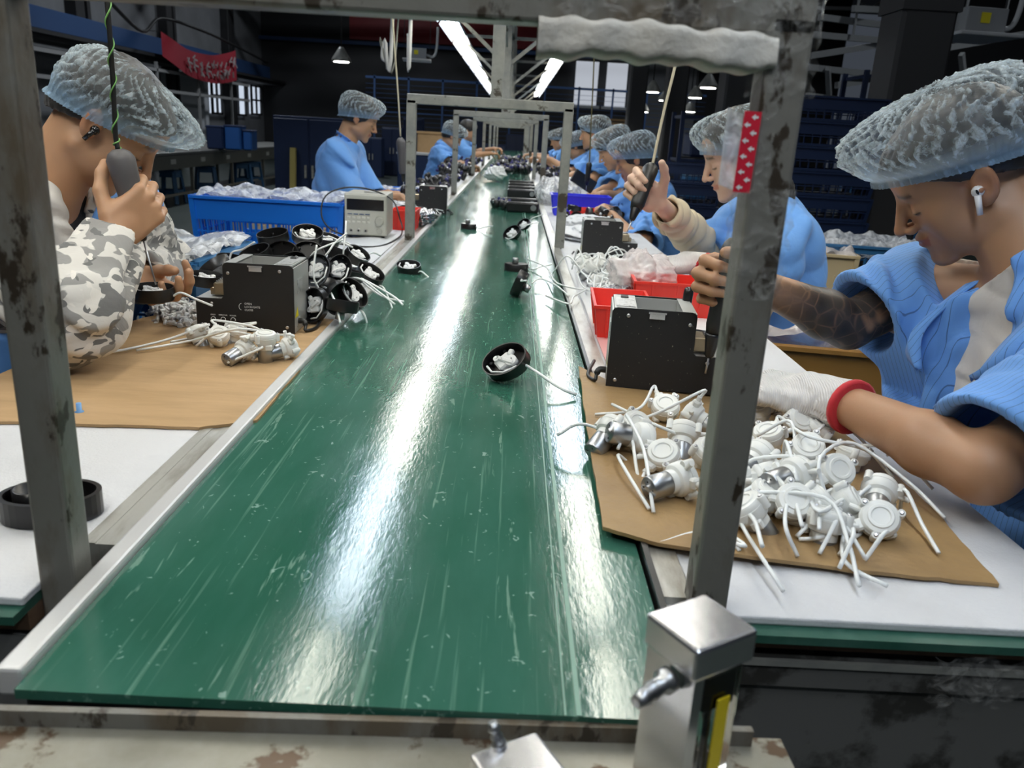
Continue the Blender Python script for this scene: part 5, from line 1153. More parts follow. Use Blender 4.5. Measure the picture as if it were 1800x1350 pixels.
def cloth_mat(name, base, stripe=None, camo=None, rough=.75, knit=False):
    m = bpy.data.materials.new(name); m.use_nodes = True; nt = m.node_tree; L = nt.links; b = nt.nodes['Principled BSDF']; b.inputs['Roughness'].default_value = rough; b.inputs['Sheen Weight'].default_value = .15
    tc = nt.nodes.new('ShaderNodeTexCoord'); b.inputs['Base Color'].default_value = (*base, 1)
    if stripe:                                                   # fine dark conductive threads woven lengthwise
        wv = nt.nodes.new('ShaderNodeTexWave'); wv.bands_direction = 'Y'; wv.inputs['Scale'].default_value = stripe[0]; wv.inputs['Distortion'].default_value = 0
        L.new(tc.outputs['Object'], wv.inputs['Vector']); mr = nt.nodes.new('ShaderNodeMapRange'); mr.inputs['From Min'].default_value = .975; mr.inputs['From Max'].default_value = .995; mr.inputs['To Max'].default_value = .75; L.new(wv.outputs['Fac'], mr.inputs['Value'])
        mx = nt.nodes.new('ShaderNodeMix'); mx.data_type = 'RGBA'; L.new(mr.outputs['Result'], mx.inputs['Factor']); mx.inputs['A'].default_value = (*base, 1); mx.inputs['B'].default_value = (*stripe[1], 1); L.new(mx.outputs['Result'], b.inputs['Base Color'])
    if camo:
        prev = None
        for k, (sc, col, th) in enumerate(camo):
            nz = nt.nodes.new('ShaderNodeTexNoise'); nz.inputs['Scale'].default_value = sc; nz.inputs['Detail'].default_value = 1.5; nz.inputs['Distortion'].default_value = .8; mp = nt.nodes.new('ShaderNodeMapping'); mp.inputs['Location'].default_value = (k * 7.3, k * 3.1, k); mp.inputs['Scale'].default_value = (1, 1, 1.6); L.new(tc.outputs['Object'], mp.inputs['Vector']); L.new(mp.outputs[0], nz.inputs['Vector'])
            mr = nt.nodes.new('ShaderNodeMapRange'); mr.inputs['From Min'].default_value = th; mr.inputs['From Max'].default_value = th + .012; L.new(nz.outputs['Fac'], mr.inputs['Value'])
            mx = nt.nodes.new('ShaderNodeMix'); mx.data_type = 'RGBA'; L.new(mr.outputs['Result'], mx.inputs['Factor']); (L.new(prev, mx.inputs['A']) if prev else setattr(mx.inputs['A'], 'default_value', (*base, 1))); mx.inputs['B'].default_value = (*col, 1); prev = mx.outputs['Result']
        L.new(prev, b.inputs['Base Color'])
    bp = nt.nodes.new('ShaderNodeBump'); bp.inputs['Strength'].default_value = .5; bp.inputs['Distance'].default_value = .006; nz = nt.nodes.new('ShaderNodeTexNoise'); nz.inputs['Scale'].default_value = 14; nz.inputs['Detail'].default_value = 4; nz.inputs['Distortion'].default_value = 1.5; L.new(tc.outputs['Object'], nz.inputs['Vector']); L.new(nz.outputs['Fac'], bp.inputs['Height'])
    if knit:
        b2 = nt.nodes.new('ShaderNodeBump'); b2.inputs['Strength'].default_value = .6; b2.inputs['Distance'].default_value = .0015; wv = nt.nodes.new('ShaderNodeTexWave'); wv.inputs['Scale'].default_value = 130; wv.inputs['Distortion'].default_value = 2; L.new(tc.outputs['Object'], wv.inputs['Vector']); L.new(wv.outputs['Fac'], b2.inputs['Height']); L.new(bp.outputs[0], b2.inputs['Normal']); L.new(b2.outputs[0], b.inputs['Normal'])
    else: L.new(bp.outputs[0], b.inputs['Normal'])
    return m
CL = {'blue': cloth_mat('work_shirt_blue', (.14, .36, .82)), 'bluestripe': cloth_mat('work_shirt_striped', (.15, .37, .84), (36, (.03, .08, .26))), 'tee': cloth_mat('white_tee', (.72, .67, .62)),
      'camo': cloth_mat('camo_jacket', (.62, .60, .57), None, [(17, (.26, .255, .25), .50), (22, (.13, .13, .13), .57), (26, (.70, .67, .63), .60)]), 'lining': cloth_mat('white_lining', (.70, .68, .65)), 'blacktee': cloth_mat('black_tee', (.012, .012, .014)),
      'glove': cloth_mat('white_knit_glove', (.80, .78, .77), knit=True), 'redcuff': cloth_mat('red_cuff', (.55, .02, .03)), 'cream': cloth_mat('cream_sleeve', (.62, .53, .38)), 'dark': cloth_mat('dark_trousers', (.02, .022, .03)), 'shoe': cloth_mat('dark_shoe', (.01, .01, .01)), 'hair': cloth_mat('black_hair', (.012, .010, .009), rough=.5)}
def net_mat(name, tint):
    """thin non-woven cap: wrinkled bands, half see-through"""
    m = bpy.data.materials.new(name); m.use_nodes = True; nt = m.node_tree; L = nt.links; b = nt.nodes['Principled BSDF']; b.inputs['Roughness'].default_value = .42; b.inputs['Base Color'].default_value = (*tint, 1); b.inputs['Specular IOR Level'].default_value = .9
    uv = nt.nodes.new('ShaderNodeAttribute'); uv.attribute_name = 'fold'; edge = nt.nodes.new('ShaderNodeAttribute'); edge.attribute_name = 'band'
    tc = nt.nodes.new('ShaderNodeTexCoord'); nz = nt.nodes.new('ShaderNodeTexNoise'); nz.inputs['Scale'].default_value = 75; nz.inputs['Detail'].default_value = 6; nz.inputs['Roughness'].default_value = .7; nz.inputs['Distortion'].default_value = .7; L.new(tc.outputs['Object'], nz.inputs['Vector'])
    ad = nt.nodes.new('ShaderNodeMath'); ad.operation = 'MULTIPLY_ADD'; L.new(nz.outputs['Fac'], ad.inputs[0]); ad.inputs[1].default_value = 1.9; L.new(uv.outputs['Fac'], ad.inputs[2])
    mr = nt.nodes.new('ShaderNodeMapRange'); mr.inputs['From Min'].default_value = 1.30; mr.inputs['From Max'].default_value = 1.86; mr.inputs['To Min'].default_value = .10; mr.inputs['To Max'].default_value = .95; L.new(ad.outputs[0], mr.inputs['Value'])
    mx0 = nt.nodes.new('ShaderNodeMath'); mx0.operation = 'MAXIMUM'; L.new(mr.outputs['Result'], mx0.inputs[0]); L.new(edge.outputs['Fac'], mx0.inputs[1])
    tr = nt.nodes.new('ShaderNodeBsdfTransparent'); tl = nt.nodes.new('ShaderNodeBsdfTranslucent'); tl.inputs['Color'].default_value = (*tint, 1); ms = nt.nodes.new('ShaderNodeMixShader'); ms.inputs['Fac'].default_value = .35; L.new(b.outputs[0], ms.inputs[1]); L.new(tl.outputs[0], ms.inputs[2])
    mx = nt.nodes.new('ShaderNodeMixShader'); L.new(mx0.outputs[0], mx.inputs['Fac']); L.new(tr.outputs[0], mx.inputs[1]); L.new(ms.outputs[0], mx.inputs[2]); L.new(mx.outputs[0], nt.nodes['Material Output'].inputs['Surface'])
    bp = nt.nodes.new('ShaderNodeBump'); bp.inputs['Strength'].default_value = .9; bp.inputs['Distance'].default_value = .006; L.new(ad.outputs[0], bp.inputs['Height']); L.new(bp.outputs[0], b.inputs['Normal'])
    cm = nt.nodes.new('ShaderNodeMix'); cm.data_type = 'RGBA'; L.new(edge.outputs['Fac'], cm.inputs['Factor']); cm.inputs['A'].default_value = (*tint, 1); cm.inputs['B'].default_value = (.22, .55, .95, 1); L.new(cm.outputs['Result'], b.inputs['Base Color'])
    return m
NET = net_mat('hair_net_film', (.78, .91, 1.0))

def head_prims(F, o, H, s, female=False, fat=1.0):
    W = lambda p: o + H @ (np.array(p, float) * s); S = lambda r: np.array(r) * s
    k = .012 * s
    F.ell(W((-.012, 0, .038)), S((.098, .078 * fat, .084)), H, k)
    F.ell(W((.026, 0, -.022)), S((.066, .062 * fat, .084)), H, .02 * s)
    for y in (-1, 1):
        F.cone(W((-.004, y * .052 * fat, -.062)), W((.070, y * .016, -.098)), .019 * s, .016 * s, .02 * s)
        F.ell(W((.054, y * .040, -.028)), S((.024, .022 * fat, .024)), H, .018 * s)
        F.ell(W((.040, y * .042 * fat, -.06)), S((.030, .022 * fat, .030)), H, .02 * s)
    F.ell(W((.082, 0, -.101)), S((.014, .020, .014)), H, .014 * s)
    F.ell(W((.070, 0, -.070)), S((.024, .034, .026)), H, .014 * s)
    F.cone(W((.074, -.030, .023)), W((.074, .030, .023)), .016 * s, None, .014 * s)
    F.ell(W((.060, 0, .050)), S((.034, .056, .034)), H, .02 * s)
    for y in (-1, 1):
        F.ell(W((.100, y * .031, -.002)), S((.018, .021, .013)), H, .008 * s, sub=True)
        F.ell(W((.0735, y * .031, -.003)), S((.0145, .016, .0135)), H, .003 * s)
        F.ell(W((.0865, y * .031, -.009)), S((.004, .014, .002)), H, .002 * s)
    F.cone(W((.088, 0, .016)), W((.112, 0, -.028)), .0075 * s, .0095 * s, .010 * s)
    F.ell(W((.114, 0, -.032)), S((.0095, .0105, .0085)), H, .006 * s)
    for y in (-1, 1):
        F.ell(W((.100, y * .0125, -.036)), S((.0105, .0068, .0075)), H, .004 * s)
        F.ell(W((.108, y * .0065, -.0425)), S((.005, .0035, .003)), H, .002 * s, sub=True)
    F.ell(W((.090, 0, -.0565)), S((.0125, .021, .0062)), H, .005 * s); F.ell(W((.089, 0, -.0675)), S((.0125, .018, .0066)), H, .005 * s)
    F.ell(W((.103, 0, -.0622)), S((.008, .024, .0012)), H, .003 * s, sub=True)
    for y in (-1, 1):                                            # ears
        E = H @ rotz(y * -.42) @ roty(-.18); c = W((-.006, y * .0785 * fat, -.008))
        F.ell(c, S((.019, .0075, .031)), E, .004 * s); F.ell(W((.001, y * .074 * fat, -.030)), S((.010, .006, .012)), E, .004 * s)
        F.ell(c + H @ np.array((.003 * s, y * .0075 * s, .001 * s)), S((.0105, .0055, .018)), E, .003 * s, sub=True)
        F.ell(c + H @ np.array((.010 * s, y * .002 * s, -.004 * s)), S((.006, .007, .006)), E, .002 * s)
def head_attrs(o, H, s, tat=None):
    def loc(P): return ((P - o) @ H) / s
    def lip(P):
        q = loc(P); return np.where((q[:, 0] > .078) & (np.abs(q[:, 1]) < .024), np.exp(-((q[:, 2] + .0622) / .0085) ** 4), 0) * .85
    def brow(P):
        q = loc(P); ay = np.abs(q[:, 1]); zc_ = .0235 + .05 * (.028 - ay) * (ay > .028); b = np.exp(-((q[:, 2] - zc_) / .0045) ** 2) * (ay > .012) * (ay < .047) * (q[:, 0] > .05) * .8
        l = np.exp(-((q[:, 2] + .0105 - (ay - .031) ** 2 * 12) / .0022) ** 2) * (ay > .017) * (ay < .044) * (q[:, 0] > .06) * .95
        return np.maximum(b, l)
    def flush(P):
        q = loc(P); n = np.exp(-((q[:, 2] + .036) / .013) ** 2 - (q[:, 1] / .02) ** 2) * (q[:, 0] > .09); e = np.exp(-((q[:, 2] + .008) / .03) ** 2) * (np.abs(q[:, 1]) > .072) * (np.abs(q[:, 0]) < .04); return np.clip(n * .35 + e * .45, 0, 1)
    d = {'lip': lip, 'brow': brow, 'flush': flush}
    if tat: d['tat'] = tat
    return d
def hand(F, w, f, d, side, curl=(55, 70, 45), spread=0.02, thumb=(.55, .55, .62), r=1.0, s=1.0, k=.004, tcurl=25, curls=None):
    """w wrist, f finger direction, d back-of-hand direction, side +1 left / -1 right hand"""
    f = _n(f); d = _n(d - f * np.dot(d, f)); t = np.cross(f, d) * side                       # toward the thumb
    W = lambda x, y, z: np.array(w) + s * (f * x + t * y + d * z)
    B = np.column_stack([f, t, d])
    F.ell(W(.018, 0, 0), np.array((.03, .024, .018)) * s * r, B, .012)
    F.box(W(.050, .0, -.001), np.array((.042, .037, .0125)) * s * r, B, .012 * s, .012)
    F.ell(W(.035, .024, -.009), np.array((.030, .016, .014)) * s * r, B, .010); F.ell(W(.04, -.026, -.009), np.array((.032, .012, .012)) * s * r, B, .01)
    names = ((.088, .029, .0092, (.042, .026, .020)), (.092, .0095, .0095, (.047, .030, .021)), (.089, -.0105, .0090, (.043, .028, .020)), (.081, -.029, .0080, (.034, .021, .018)))
    tips = []
    for i, (x, y, rad, ln) in enumerate(names):
        c = (curls[i] if curls else curl); a = 0; p = W(x, y, 0); yaw = (y / .03) * spread * 4
        ff = _n(f + t * yaw); pts = [W(x - .022, y * .93, 0), p]; rs = [rad * 1.05, rad * 1.08]
        for j in range(3):
            a += math.radians(c[j]); v = ff * math.cos(a) - d * math.sin(a); p = p + v * ln[j] * s; pts.append(p); rs.append(rad * (1.0, .92, .80)[j])
        F.path(pts, [q * r * s for q in rs], k if True else 0); tips.append(p)
    p0 = W(.022, .030, -.008); v = _n(f * thumb[0] + t * thumb[1] - d * thumb[2]); p1 = p0 + v * .040 * s; a = math.radians(tcurl)
    v2 = _n(v * math.cos(a) + (f - d * .4 - t * .35) * math.sin(a)); p2 = p1 + v2 * .032 * s; v3 = _n(v2 + (f - d * .3 - t * .3) * math.sin(a) * .8); p3 = p2 + v3 * .022 * s
    F.path([p0, p1, p2, p3], [q * r * s for q in (.0145, .0115, .0105, .0090)], k * 1.5); return tips
def fold_net(o, H, s, B, T, ctrl, parent, frill=.010, seed=0, m=NET, wr=1.0):
    """B(a)->(x, y, z) brim in head units, T top point, ctrl(a)->(kx, ky, kz)"""
    rs = np.random.RandomState(seed); ph = rs.rand(10) * 6.28; nu, nv = 240, 64; vs = []; fold = []; band = []
    for i in range(nu):
        a = 2 * PI * i / nu; b = np.array(B(a)); c = np.array(ctrl(a)); t = np.array(T)
        for j in range(nv):
            v = j / (nv - 1)
            if v < .06: q = b + (b - np.array((0, 0, b[2]))) * .02 * (1 - v / .06) + np.array((0, 0, -frill * (1 - v / .06))); u = 0
            else: u = (v - .06) / .94; q = b * (1 - u) ** 2 + 2 * u * (1 - u) * c + t * u * u
            w = 1 - 2 * abs(math.sin(16 * a + 2.2 * math.sin(3 * a + ph[0]) + 2.6 * math.sin(7 * u + ph[1]) + 1.2 * math.sin(13 * u + 5 * a)))
            w2 = 1 - 2 * abs(math.sin(41 * a + 3 * math.sin(9 * u + ph[2]) + ph[3])); w3 = math.sin(26 * u + 3 * math.sin(5 * a + ph[4]) + 2 * math.sin(2 * a))
            amp = .0030 * wr * (min(1, u * 5) * (1 - u) ** .5) + .0006; n_ = _n(q - np.array((0, 0, .03))); q = q + n_ * (amp * (w + .5 * w2) + .0016 * wr * w3 * min(1, 4 * u) * (1 - u))
            if v < .06: q = q + n_ * .0028 * math.sin(95 * a)
            vs.append(o + H @ (q * s)); fold.append(.5 + .25 * w + .15 * w2 + .12 * w3 + (.12 - .25 * u if u > 0 else .2)); band.append(.66 if v < .10 else max(0, .62 * (1 - (v - .10) / .16)))
    fs = [(i * nv + j, ((i + 1) % nu) * nv + j, ((i + 1) % nu) * nv + j + 1, i * nv + j + 1) for i in range(nu) for j in range(nv - 1)]
    ob = MB().add(vs, fs, 0, True).build('hair_net', m, parent, fix=False); me = ob.data
    if parent is not None: ob.matrix_parent_inverse = parent.matrix_world.inverted()
    for nme, arr in (('fold', fold), ('band', band)): at = me.attributes.new(nme, 'FLOAT', 'POINT'); at.data.foreach_set('value', np.array(arr, np.float32))
    return ob
def std_net(o, H, s, parent, seed=0, front=(.102, .052), back=(-.118, -.035), top=(-.02, .135), puff=1.0, fx=.165, bx=-.20, wide=.090, cy=.16):
    def B(a):
        c, q = math.cos(a), math.sin(a); x = (front[0] + back[0]) / 2 + (front[0] - back[0]) / 2 * c; z = (front[1] + back[1]) / 2 + (front[1] - back[1]) / 2 * c; return (x, wide * q, z)
    def C(a):
        c, q = math.cos(a), math.sin(a); x = (fx if c > 0 else -bx) * c; return (x * puff if c > 0 else x, cy * q, top[1] * (1.08 + .10 * c))
    return fold_net(o, H, s, B, (top[0], 0, top[1]), C, parent, seed=seed)
def pthing(label, group=None): 
    t = thing('person', label, 'person'); return t
def kid(o, name): return o
def torso_axes(N, pel, shL, shR):
    sp = _n(N - pel); la = _n(shL - shR); fa = _n(np.cross(la, sp)); la = np.cross(sp, fa); return fa, la, sp
def body_field(lo, hi, res): return Field(lo, hi, res)
def skin_body(t, J, o, H, s, m, res, hands, tat=None, female=False, fat=1.0):
    A = np.array([J[k] for k in ('N', 'pel', 'shL', 'shR', 'elL', 'elR', 'wrL', 'wrR')]); lo = np.minimum(A.min(0), o - .16) - .13; hi = np.maximum(A.max(0), o + .16) + .13
    lo[2] = J['pel'][2] - .10; F = Field(lo, hi, res); fa, la, sp = torso_axes(J['N'], J['pel'], J['shL'], J['shR']); T = np.column_stack([fa, la, sp]); N, pel = J['N'], J['pel']
    mid = (N + pel) / 2
    F.ell(mid + sp * .11 * s - fa * .01, np.array((.090, .145, .17)) * s, T, .03); F.ell(mid - sp * .10 * s, np.array((.092, .125, .19)) * s, T, .04)
    F.ell(pel, np.array((.10, .14, .09)) * s, T, .04)
    for q in ('shL', 'shR'): F.cone(N - sp * .035, J[q], .048 * s, .050 * s, .03)
    F.cone(o + H @ (np.array((-.030, 0, -.035)) * s), N - sp * .02, .052 * s, .058 * s, .02)
    F.cone(o + H @ (np.array((.0, 0, -.075)) * s), N - sp * .03 + fa * .02, .036 * s, .045 * s, .03)
    head_prims(F, o, H, s, female, fat)
    for sd, a, b, c in ((1, 'shL', 'elL', 'wrL'), (-1, 'shR', 'elR', 'wrR')):
        k_ = .86 if female else 1.0
        F.cone(J[a], J[b], .048 * s * k_, .038 * s * k_, .02); mid2 = J[b] + (J[c] - J[b]) * .3
        F.path([J[b], mid2, J[c]], [.038 * s * k_, .040 * s * k_, .0255 * s * k_], .015)
    for h_ in hands: hand(F, **h_)
    at = head_attrs(o, H, s, tat)
    ob = F.mesh('body', m, t, at, smooth=1); return ob
def garment(t, name, m, J, s, res, grow=.018, sleeve=(.9, .9), hem=0, fold=(.004, 34), seed=1, neckr=.062, sleever=(.062, .062), carve=True, open_front=None, sleeveopen=.035, forearm=(0, 0), collar=True, drop=.0, neckup=.0, neckdir=None):
    A = np.array([J[k] for k in ('N', 'pel', 'shL', 'shR', 'elL', 'elR', 'wrL', 'wrR')]); lo = A.min(0) - .15; hi = A.max(0) + .15; lo[2] = J['pel'][2] - .16
    F = Field(lo, hi, res); fa, la, sp = torso_axes(J['N'], J['pel'], J['shL'], J['shR']); T = np.column_stack([fa, la, sp]); N, pel = J['N'], J['pel']; mid = (N + pel) / 2; g = grow
    F.ell(mid + sp * .11 * s - fa * .01, np.array((.090 * s + g, .145 * s + g, .17 * s + g)), T, .03); F.ell(mid - sp * .10 * s, np.array((.092 * s + g, .125 * s + g, .19 * s + g)), T, .05)
    F.cone(mid - sp * .1, pel - sp * .02, .118 * s + g * .6, .128 * s + g * .8, .05)
    for q in ('shL', 'shR'): F.cone(N - sp * .03, J[q], .050 * s + g * .6, .054 * s + g * .7, .03)
    for q, u in (('shL', 1), ('shR', -1)): F.cone(J[q] - sp * .06 - la * u * .035, pel + la * u * .055 * s, .070 * s + g * .8, .095 * s + g * .8, .045)
    cuts = []
    for i, (a, b, c) in enumerate((('shL', 'elL', 'wrL'), ('shR', 'elR', 'wrR'))):
        f_ = sleeve[i]; e = J[a] + (J[b] - J[a]) * min(1, f_); r0 = .054 * s + g * .7; r1 = sleever[i]; F.cone(J[a], e, r0, r1, .02)
        if forearm[i] > 0:
            e2 = J[b] + (J[c] - J[b]) * forearm[i]; F.cone(J[b], e2, r1, r1 * .78, .015); cuts.append((e2, _n(J[c] - J[b]), r1 * .78))
        else: cuts.append((e, _n(J[b] - J[a]), r1))
    if neckup: nd = _n(neckdir); F.cone(N - sp * .03, N + nd * neckup, neckr * s * 1.05 + g * .6, neckr * s + g * .45, .02)
    if fold: F.fold(fold[0], fold[1], seed)
    for e, d, r in cuts:
        F.box(e + d * .10, (.10, .12, .12), np.column_stack([d, *basis(d)[:2]]), .002, 0, sub=True)
        F.cone(e - d * sleeveopen, e + d * .02, r * .80, r * .86, .002, sub=True)
    if neckup:
        nd = _n(neckdir); F.box(N + nd * (neckup + .05), (.10, .14, .05), np.column_stack([*basis(nd)[:2], nd]), .002, .002, sub=True); F.cone(N - nd * .01, N + nd * .2, neckr * s * .96, neckr * s, .003, sub=True)
    else: F.cone(N - sp * .012, N + sp * .16 + fa * .03, neckr * s, neckr * s * 1.12, .004, sub=True)
    if open_front: open_front(F, N, pel, fa, la, sp, s)
    F.cut(pel - sp * (.10 + drop), -sp)
    return F.mesh(name, m, t, smooth=2)
def lower(t, J, s=1.0, stand=False):
    fa, la, sp = torso_axes(J['N'], J['pel'], J['shL'], J['shR']); fa = _n(np.array((fa[0], fa[1], 0))); la = np.array((-fa[1], fa[0], 0)); pel = J['pel']
    Ft = Field(pel - np.array((.62, .62, pel[2] + .02)), pel + np.array((.62, .62, .14)), .014); sh = MB()
    Ft.ell(pel - np.array((0, 0, .02)), (.13, .15, .10), np.column_stack([fa, la, (0, 0, 1)]), .03)
    for q in (-1, 1):
        hip = pel + la * .085 * q - np.array((0, 0, .03)); kn = hip + (fa * .40 + la * .04 * q) if not stand else hip * .5 + .5 * np.array((hip[0], hip[1], .1)) + fa * .02
        an = np.array((kn[0], kn[1], .10)) + fa * .02; Ft.path([hip, kn, an], [.085, .062, .045], .02)
        S = MB().ico(np.array((an[0], an[1], .042)) + fa * .06, (.13, .045, .042), 0, np.column_stack([fa, la, (0, 0, 1)])); so = S.build('shoe', CL['shoe'], t); so.matrix_parent_inverse = t.matrix_world.inverted()
    Ft.mesh('trousers', CL['dark'], t, smooth=1)
def hairmesh(t, o, H, s, res=.004, grow=.007, fat=1.0, line=((.082, .066), (.012, .0), (-.10, -.075)), extra=None):
    F = Field(o - .15 * s, o + .15 * s, res); F.ell(o + H @ (np.array((-.012, 0, .038)) * s), (np.array((.098, .078 * fat, .084)) + grow) * s, H, .01); F.ell(o + H @ (np.array((-.045, 0, -.015)) * s), (np.array((.060, .064, .065)) + grow) * s, H, .02); F.ell(o + H @ (np.array((.060, 0, .052)) * s), (np.array((.034, .056, .036)) + grow) * s, H, .02)
    for (x0, z0), (x1, z1) in zip(line[:-1], line[1:]):
        d = np.array((x1 - x0, 0, z1 - z0)); n_ = np.array((-d[2], 0, d[0])); n_ = n_ if n_[2] < 0 else -n_; F.cut(o + H @ (np.array((x0, 0, z0)) * s), H @ n_)
    F.fold(.0012, 260, 3); return F.mesh('hair', CL['hair'], t, smooth=1)
def tube_child(t, name, pts, r, m, n=30, seg=10):
    o = MB().tube(curve_pts(pts, n), r, seg).build(name, m, t); o.matrix_parent_inverse = t.matrix_world.inverted(); return o
def cuff(t, name, w, d, r, width, m):
    o = MB().lathe([(r * .97, -width / 2), (r * 1.06, -width * .3), (r * 1.06, width * .3), (r * .97, width / 2)], w, d, 24).build(name, m, t); return o
def jvec(**k): return {a: np.array(b, float) for a, b in k.items()}

# ---------------------------------------------------------------- man on the right (white earbud)
def man_right():
    t = pthing('man in striped blue shirt with white earbud and white glove at the right table')
    s = .95; o = np.array((.655, 1.225, 1.178)); H = euler_head(162, 38, -8)
    J = jvec(N=(.765, 1.125, 1.045), pel=(.83, 1.05, .54), shL=(.765, .915, 1.0), shR=(.675, 1.325, .99), elL=(.542, .84, .868), elR=D(1492, 572, 1.28), wrL=D(1458, 697, 1.09), wrR=D(1345, 505, 1.24))
    J['wrL'][2] = max(J['wrL'][2], .868)
    fwdL = _n((-.85, .42, -.02)); 
    h = [dict(w=J['wrR'], f=(-1, .10, .12), d=(.15, 1, .05), side=-1, curl=(62, 78, 40), s=.98, tcurl=35, thumb=(.5, .45, .7))]
    h.append(dict(w=J['wrL'], f=fwdL, d=(.1, -.25, 1), side=1, curl=(28, 38, 25), s=.96, r=.92))
    def tat(P):
        d = J['wrR'] - J['elR']; u = np.clip(((P - J['elR']) @ d) / d.dot(d), -.6, .9); q = np.linalg.norm(P - J['elR'] - u[:, None] * d, axis=1); return (q < .075) * np.clip(1.5 - np.abs(u - .15) * 1.3, 0, 1)
    skin_body(t, J, o, H, s, SK['tan'], .0034, h, tat, fat=1.06)
    G_ = Field(J['wrL'] - .17, J['wrL'] + .17, .003); hand(G_, J['wrL'], fwdL, (.1, -.25, 1), 1, curl=(28, 38, 25), s=.99, r=1.13, k=.006)
    fd = _n(J['wrL'] - J['elL']); G_.cone(J['wrL'] - fd * .045, J['wrL'] + fwdL * .03, .036, .030, .012); G_.cut(J['wrL'] - fd * .045, -fd); G_.fold(.0009, 160, 4); G_.mesh('glove', CL['glove'], t, smooth=1)
    c = cuff(t, 'glove_cuff', J['wrL'] - fd * .046, fd, .0365, .010, CL['redcuff'])
    def opened(F, N, pel, fa, la, sp, s_):
        for k in range(9):                                        # the shirt stands open over the tee
            u = k / 8; c = N * (1 - u) + pel * u + fa * .12 - la * (.035 + .02 * u) + sp * .0; F.ell(c, (.10, .046 - .012 * u + .008 * math.sin(5 * u), .06), np.column_stack([fa, la, sp]), .012, sub=True)
    garment(t, 'tee_shirt', CL['tee'], J, s, .006, grow=.013, sleeve=(.4, .4), seed=5, fold=(.002, 40), neckr=.057, sleever=(.052, .052), neckup=.055, neckdir=o - J['N'] + np.array((-.02, 0, 0)))
    garment(t, 'work_shirt', CL['bluestripe'], J, s, .0045, grow=.032, sleeve=(.93, .80), seed=11, fold=(.0038, 30), neckr=.068, neckup=.045, neckdir=o - J['N'] + np.array((.04, 0, 0)), sleever=(.086, .074), open_front=opened, sleeveopen=.05, drop=.06)
    N = J['N']; fa, la, sp = torso_axes(J['N'], J['pel'], J['shL'], J['shR'])
    for q in (-1, 1):                                             # open collar points
        P = [N - fa * .05 + la * .055 * q + sp * .045, N + fa * .035 + la * .072 * q + sp * .018, N + fa * .128 + la * (.078 * q - .022) - sp * .060, N + fa * .150 + la * (.048 * q - .035) - sp * .125]
        C1 = curve_pts(P, 24); n = len(C1); off = [la * q * (.012 + .030 * math.sin(PI * i / (n - 1)) ** .7) - sp * .030 * math.sin(PI * i / (n - 1)) for i in range(n)]
        vs = [p for p in C1] + [p + f_ for p, f_ in zip(C1, off)] + [p + f_ * .5 + fa * .008 + sp * .008 for p, f_ in zip(C1, off)]
        fs = [(i, i + 1, 2 * n + i + 1, 2 * n + i) for i in range(n - 1)] + [(2 * n + i, 2 * n + i + 1, n + i + 1, n + i) for i in range(n - 1)]
        ob = MB().add(vs, fs, 0, True).build('collar', CL['bluestripe'], t); ob.modifiers.new('th', 'SOLIDIFY').thickness = .003
    hairmesh(t, o, H, s, line=((.098, .046), (.015, .012), (-.10, -.055)), grow=.0045, fat=1.07)
    fold_net(o, H, s, lambda a: (-.004 + .118 * math.cos(a), .091 * math.sin(a), .024 + .038 * math.cos(a) + .006 * math.sin(a)), (-.02, 0, .138), lambda a: ((.205 if math.cos(a) > 0 else .20) * math.cos(a), .165 * math.sin(a), .150 + .025 * math.cos(a)), t, seed=2, wr=1.5)
    W = lambda p: o + H @ (np.array(p) * s); lf = H[:, 1]
    e = W((.006, .0835, -.012)); b = MB().ico(e, (.0088, .0065, .0085), 0, H); b.tube([e + lf * .003 + H @ np.array((.003, 0, -.004)), e + lf * .004 + H @ np.array((.012, 0, -.030))], [.0046, .0040], 12)
    q = b.build('earbud', mat('earbud_white', (.85, .85, .86), .2, coat=.5), t); MB().ico(e + lf * .0065 + H @ np.array((.002, 0, .001)), (.0018, .0012, .004), 0, H).build('vent', M['black'], q)
    lower(t, J, s); stool('blue plastic stool under the man with white earbud', (J['pel'][0] + .02, J['pel'][1], -.03), .3)
    for z in (0,): pass
    # the driver in his far hand
    tp = J['wrR'] + np.array((-.078, -.028, 0))
    driver('electric_screwdriver', 'dark electric screwdriver in the tattooed hand behind the near right post', tp + np.array((-.004, .0, -.135)), tp + np.array((.012, 0, .075)), .03, .0145, M['cable'])
    return t
man_right()
